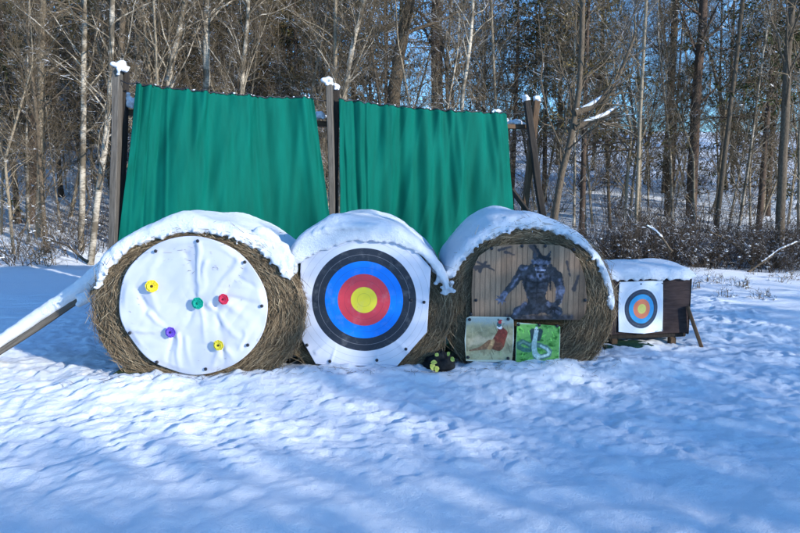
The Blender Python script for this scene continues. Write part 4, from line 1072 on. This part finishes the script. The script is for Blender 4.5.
for px, Y, k, s, lab in [(252, 22, 2, .95, 'brownish conifer left of the middle of the left curtain'), (60, 20, 2, .85, 'brownish conifer behind the slim birches on the left'), (110, 21, 0, .8, 'dark conifer behind the left frame post'), (185, 22, 2, .8, 'brownish conifer above the left curtain, behind the forked birch'), (352, 22, 0, .85, 'dark conifer just right of the middle post'), (385, 24, 2, .85, 'brownish conifer behind the thick leaning trunk'), (545, 20, 2, .8, 'brownish conifer behind the trestle post'), (584, 15.5, 2, .75, 'brownish conifer right behind the crooked snowy tree'), (762, 15.5, 3, .8, 'dark spruce filling the view left of the right edge'), (770, 18, 0, .85, 'dark spruce further up the slope near the right edge'),
                         (512, 19, 3, .8, 'dark spruce above the right end of the right curtain'), (442, 22, 3, .9, 'dark spruce over the middle of the right curtain'), (673, 21, 1, .8, 'narrow spruce left of the reddish pine'),
                         (300, 19, 2, .75, 'brownish conifer above the right end of the left curtain'), (15, 17, 2, .8, 'brownish conifer at the left picture edge'), (812, 16, 2, .8, 'brownish conifer cut by the right picture edge')]:
    put('spruce', spr[k], lab, 'tree', base_pt(px, Y), g.random() * 6, s, None, sk)
for x0, x1, nn_, t_ in ((-420, -60, 26, 'beyond the left picture edge'), (870, 1150, 14, 'beyond the right picture edge')):
    for i in range(nn_):
        px = x0 + (x1 - x0) * (i + g.random()) / nn_; Y = g.uniform(14, 34); k = int(g.integers(6)); sp_ = g.random() < .35
        ms_ = spr[k % 4] if sp_ else protos[k]
        put('spruce' if sp_ else bn[k], ms_, ('conifer' if sp_ else bl[k]) + ' ' + t_, 'tree', base_pt(px, Y), g.random() * 6, g.uniform(.8, 1.2), 'trees beside the view', sk if sp_ else ('trunk', 'limbs', 'twigs'))
scatter(shr, ['shrub'] * 4, -40, 130, 12.6, 17, 10, lambda k, z: ['upright brown shrub', 'low dark thicket shrub', 'tall thin brown shrub', 'wide dark shrub'][k] + f' {z}', 'shrub', 'shrubs', .7, 1.1, ('stems', 'twigs', 'caught_snow'))
scatter(shr, ['shrub'] * 4, 500, 850, 15, 24, 14, lambda k, z: ['upright brown shrub', 'low dark thicket shrub', 'tall thin brown shrub', 'wide dark shrub'][k] + f' {z}', 'shrub', 'slope shrubs', .8, 1.3, ('stems', 'twigs', 'caught_snow'))
scatter([shr[1], shr[3]], ['shrub'] * 2, 575, 850, 12.6, 14.6, 34, lambda k, z: ['dense dark bramble', 'wide dark bramble'][k] + f' {z}', 'shrub', 'brambles', .75, 1.05, ('stems', 'twigs', 'caught_snow'))
scatter([weed], ['weed'], 690, 800, 8.5, 12, 16, lambda k, z: 'thin dry weed stalk poking from the snow beside the box target', 'weed', 'dry weeds', .6, 1.2, ('stems', 'twigs', 'caught_snow'))
# tangled undergrowth over the slope (uncountable)
n = 4300; Yq = 14 + 26 * g.random(n) ** 1.2; pxq = g.uniform(-80, 880, n); Yq[:2800] = g.uniform(22, 46, 2800); pxq[:2800] = g.uniform(-80, 360, 2800); x = (pxq - 400) / F * Yq
K = 5; p = np.stack([x, Yq, ground_h(x, Yq, False) - .03], -1); d = g.normal(0, .45, (n, 3)) + np.array([0, 0, .8]); d /= np.linalg.norm(d, axis=1, keepdims=True)
out = [p]; ln = g.uniform(.3, 1.3, (n, 1)) * (1 + Yq[:, None] * .02); ln[:2800] *= 1.9
for k in range(K - 1):
    d = d + g.normal(0, .2, d.shape); d /= np.linalg.norm(d, axis=1, keepdims=True); out.append(out[-1] + d * ln / (K - 1))
P0 = np.stack(out, 1); R0 = (g.uniform(.004, .011, (n, 1)) * (.7 + Yq[:, None] * .02)) * np.linspace(1, .35, K)[None]
P1, R1 = grow(P0, R0, 3, .3, .95, .4, .7, 4, 0, .2, .6, .4, .3, .004, g)
link('undergrowth', mesh_np('undergrowth', *join_np([tubes(P0, R0, 3), tubes(P1, R1, 3)]), M_twigd), kind='stuff', label='tangle of dark bare undergrowth on the wooded slope', category='undergrowth')
# ------------------------------------------------------------------ trees behind the photographer, whose shade lies on the bales
hS = Vector((S.x, S.y, 0)).normalized(); hU = Vector((-hS.y, hS.x, 0))
def shade_tree(u, dist, ms, s, lab, kinds=sk):
    p = hU * u + hS * dist
    put('spruce' if kinds == sk else 'bare_tree', ms, lab, 'tree', (p.x, p.y, -.1), u, s, 'trees behind the photographer', kinds)
def height_for(v, d): return (v + d * math.sin(SUN_EL)) / math.cos(SUN_EL)
# a hedge of young spruces (their tips end the shade in front of the bales) and taller ones shading the right half
for i, u in enumerate([-5, -4, -3.1, -2.3, -1.5, -.8, -.2, .4, .9, 1.4, 1.8, 2.2, 2.6, 3.0, 3.4, 3.8]):
    d = 14 + .5 * math.sin(i * 2.3); v = min(1.06 - .37 * (u - 1.41), 2.2) + (.27 if u < 1.6 else .2)
    shade_tree(u, d, spr[0], height_for(v, d) / 11, 'young spruce standing behind the photographer')
for i, (u, v) in enumerate([(3.75, 1.5), (4.15, 2.3), (4.7, 2.4), (5.4, 2.35), (6.1, 2.1), (6.9, 2.0), (7.7, 2.1), (8.6, 2.2), (9.6, 2.2), (10.8, 2.2)]):
    d = 14.4 + .5 * math.sin(i * 1.9); shade_tree(u, d, spr[1], height_for(v + .15, d) / 9, 'young spruce standing behind the photographer')
for u, d, k, s in [(3.0, 29, 5, .95), (4.6, 28, 4, 1.0), (6.2, 29, 5, .95), (-6, 30, 4, 1.2), (-2, 34, 5, 1.2), (8, 32, 5, 1.2), (12, 34, 4, 1.3), (16, 30, 5, 1.3), (21, 35, 5, 1.3)]:
    shade_tree(u, d, protos[k], s, 'tall bare tree standing behind the photographer', ('trunk', 'limbs', 'twigs'))
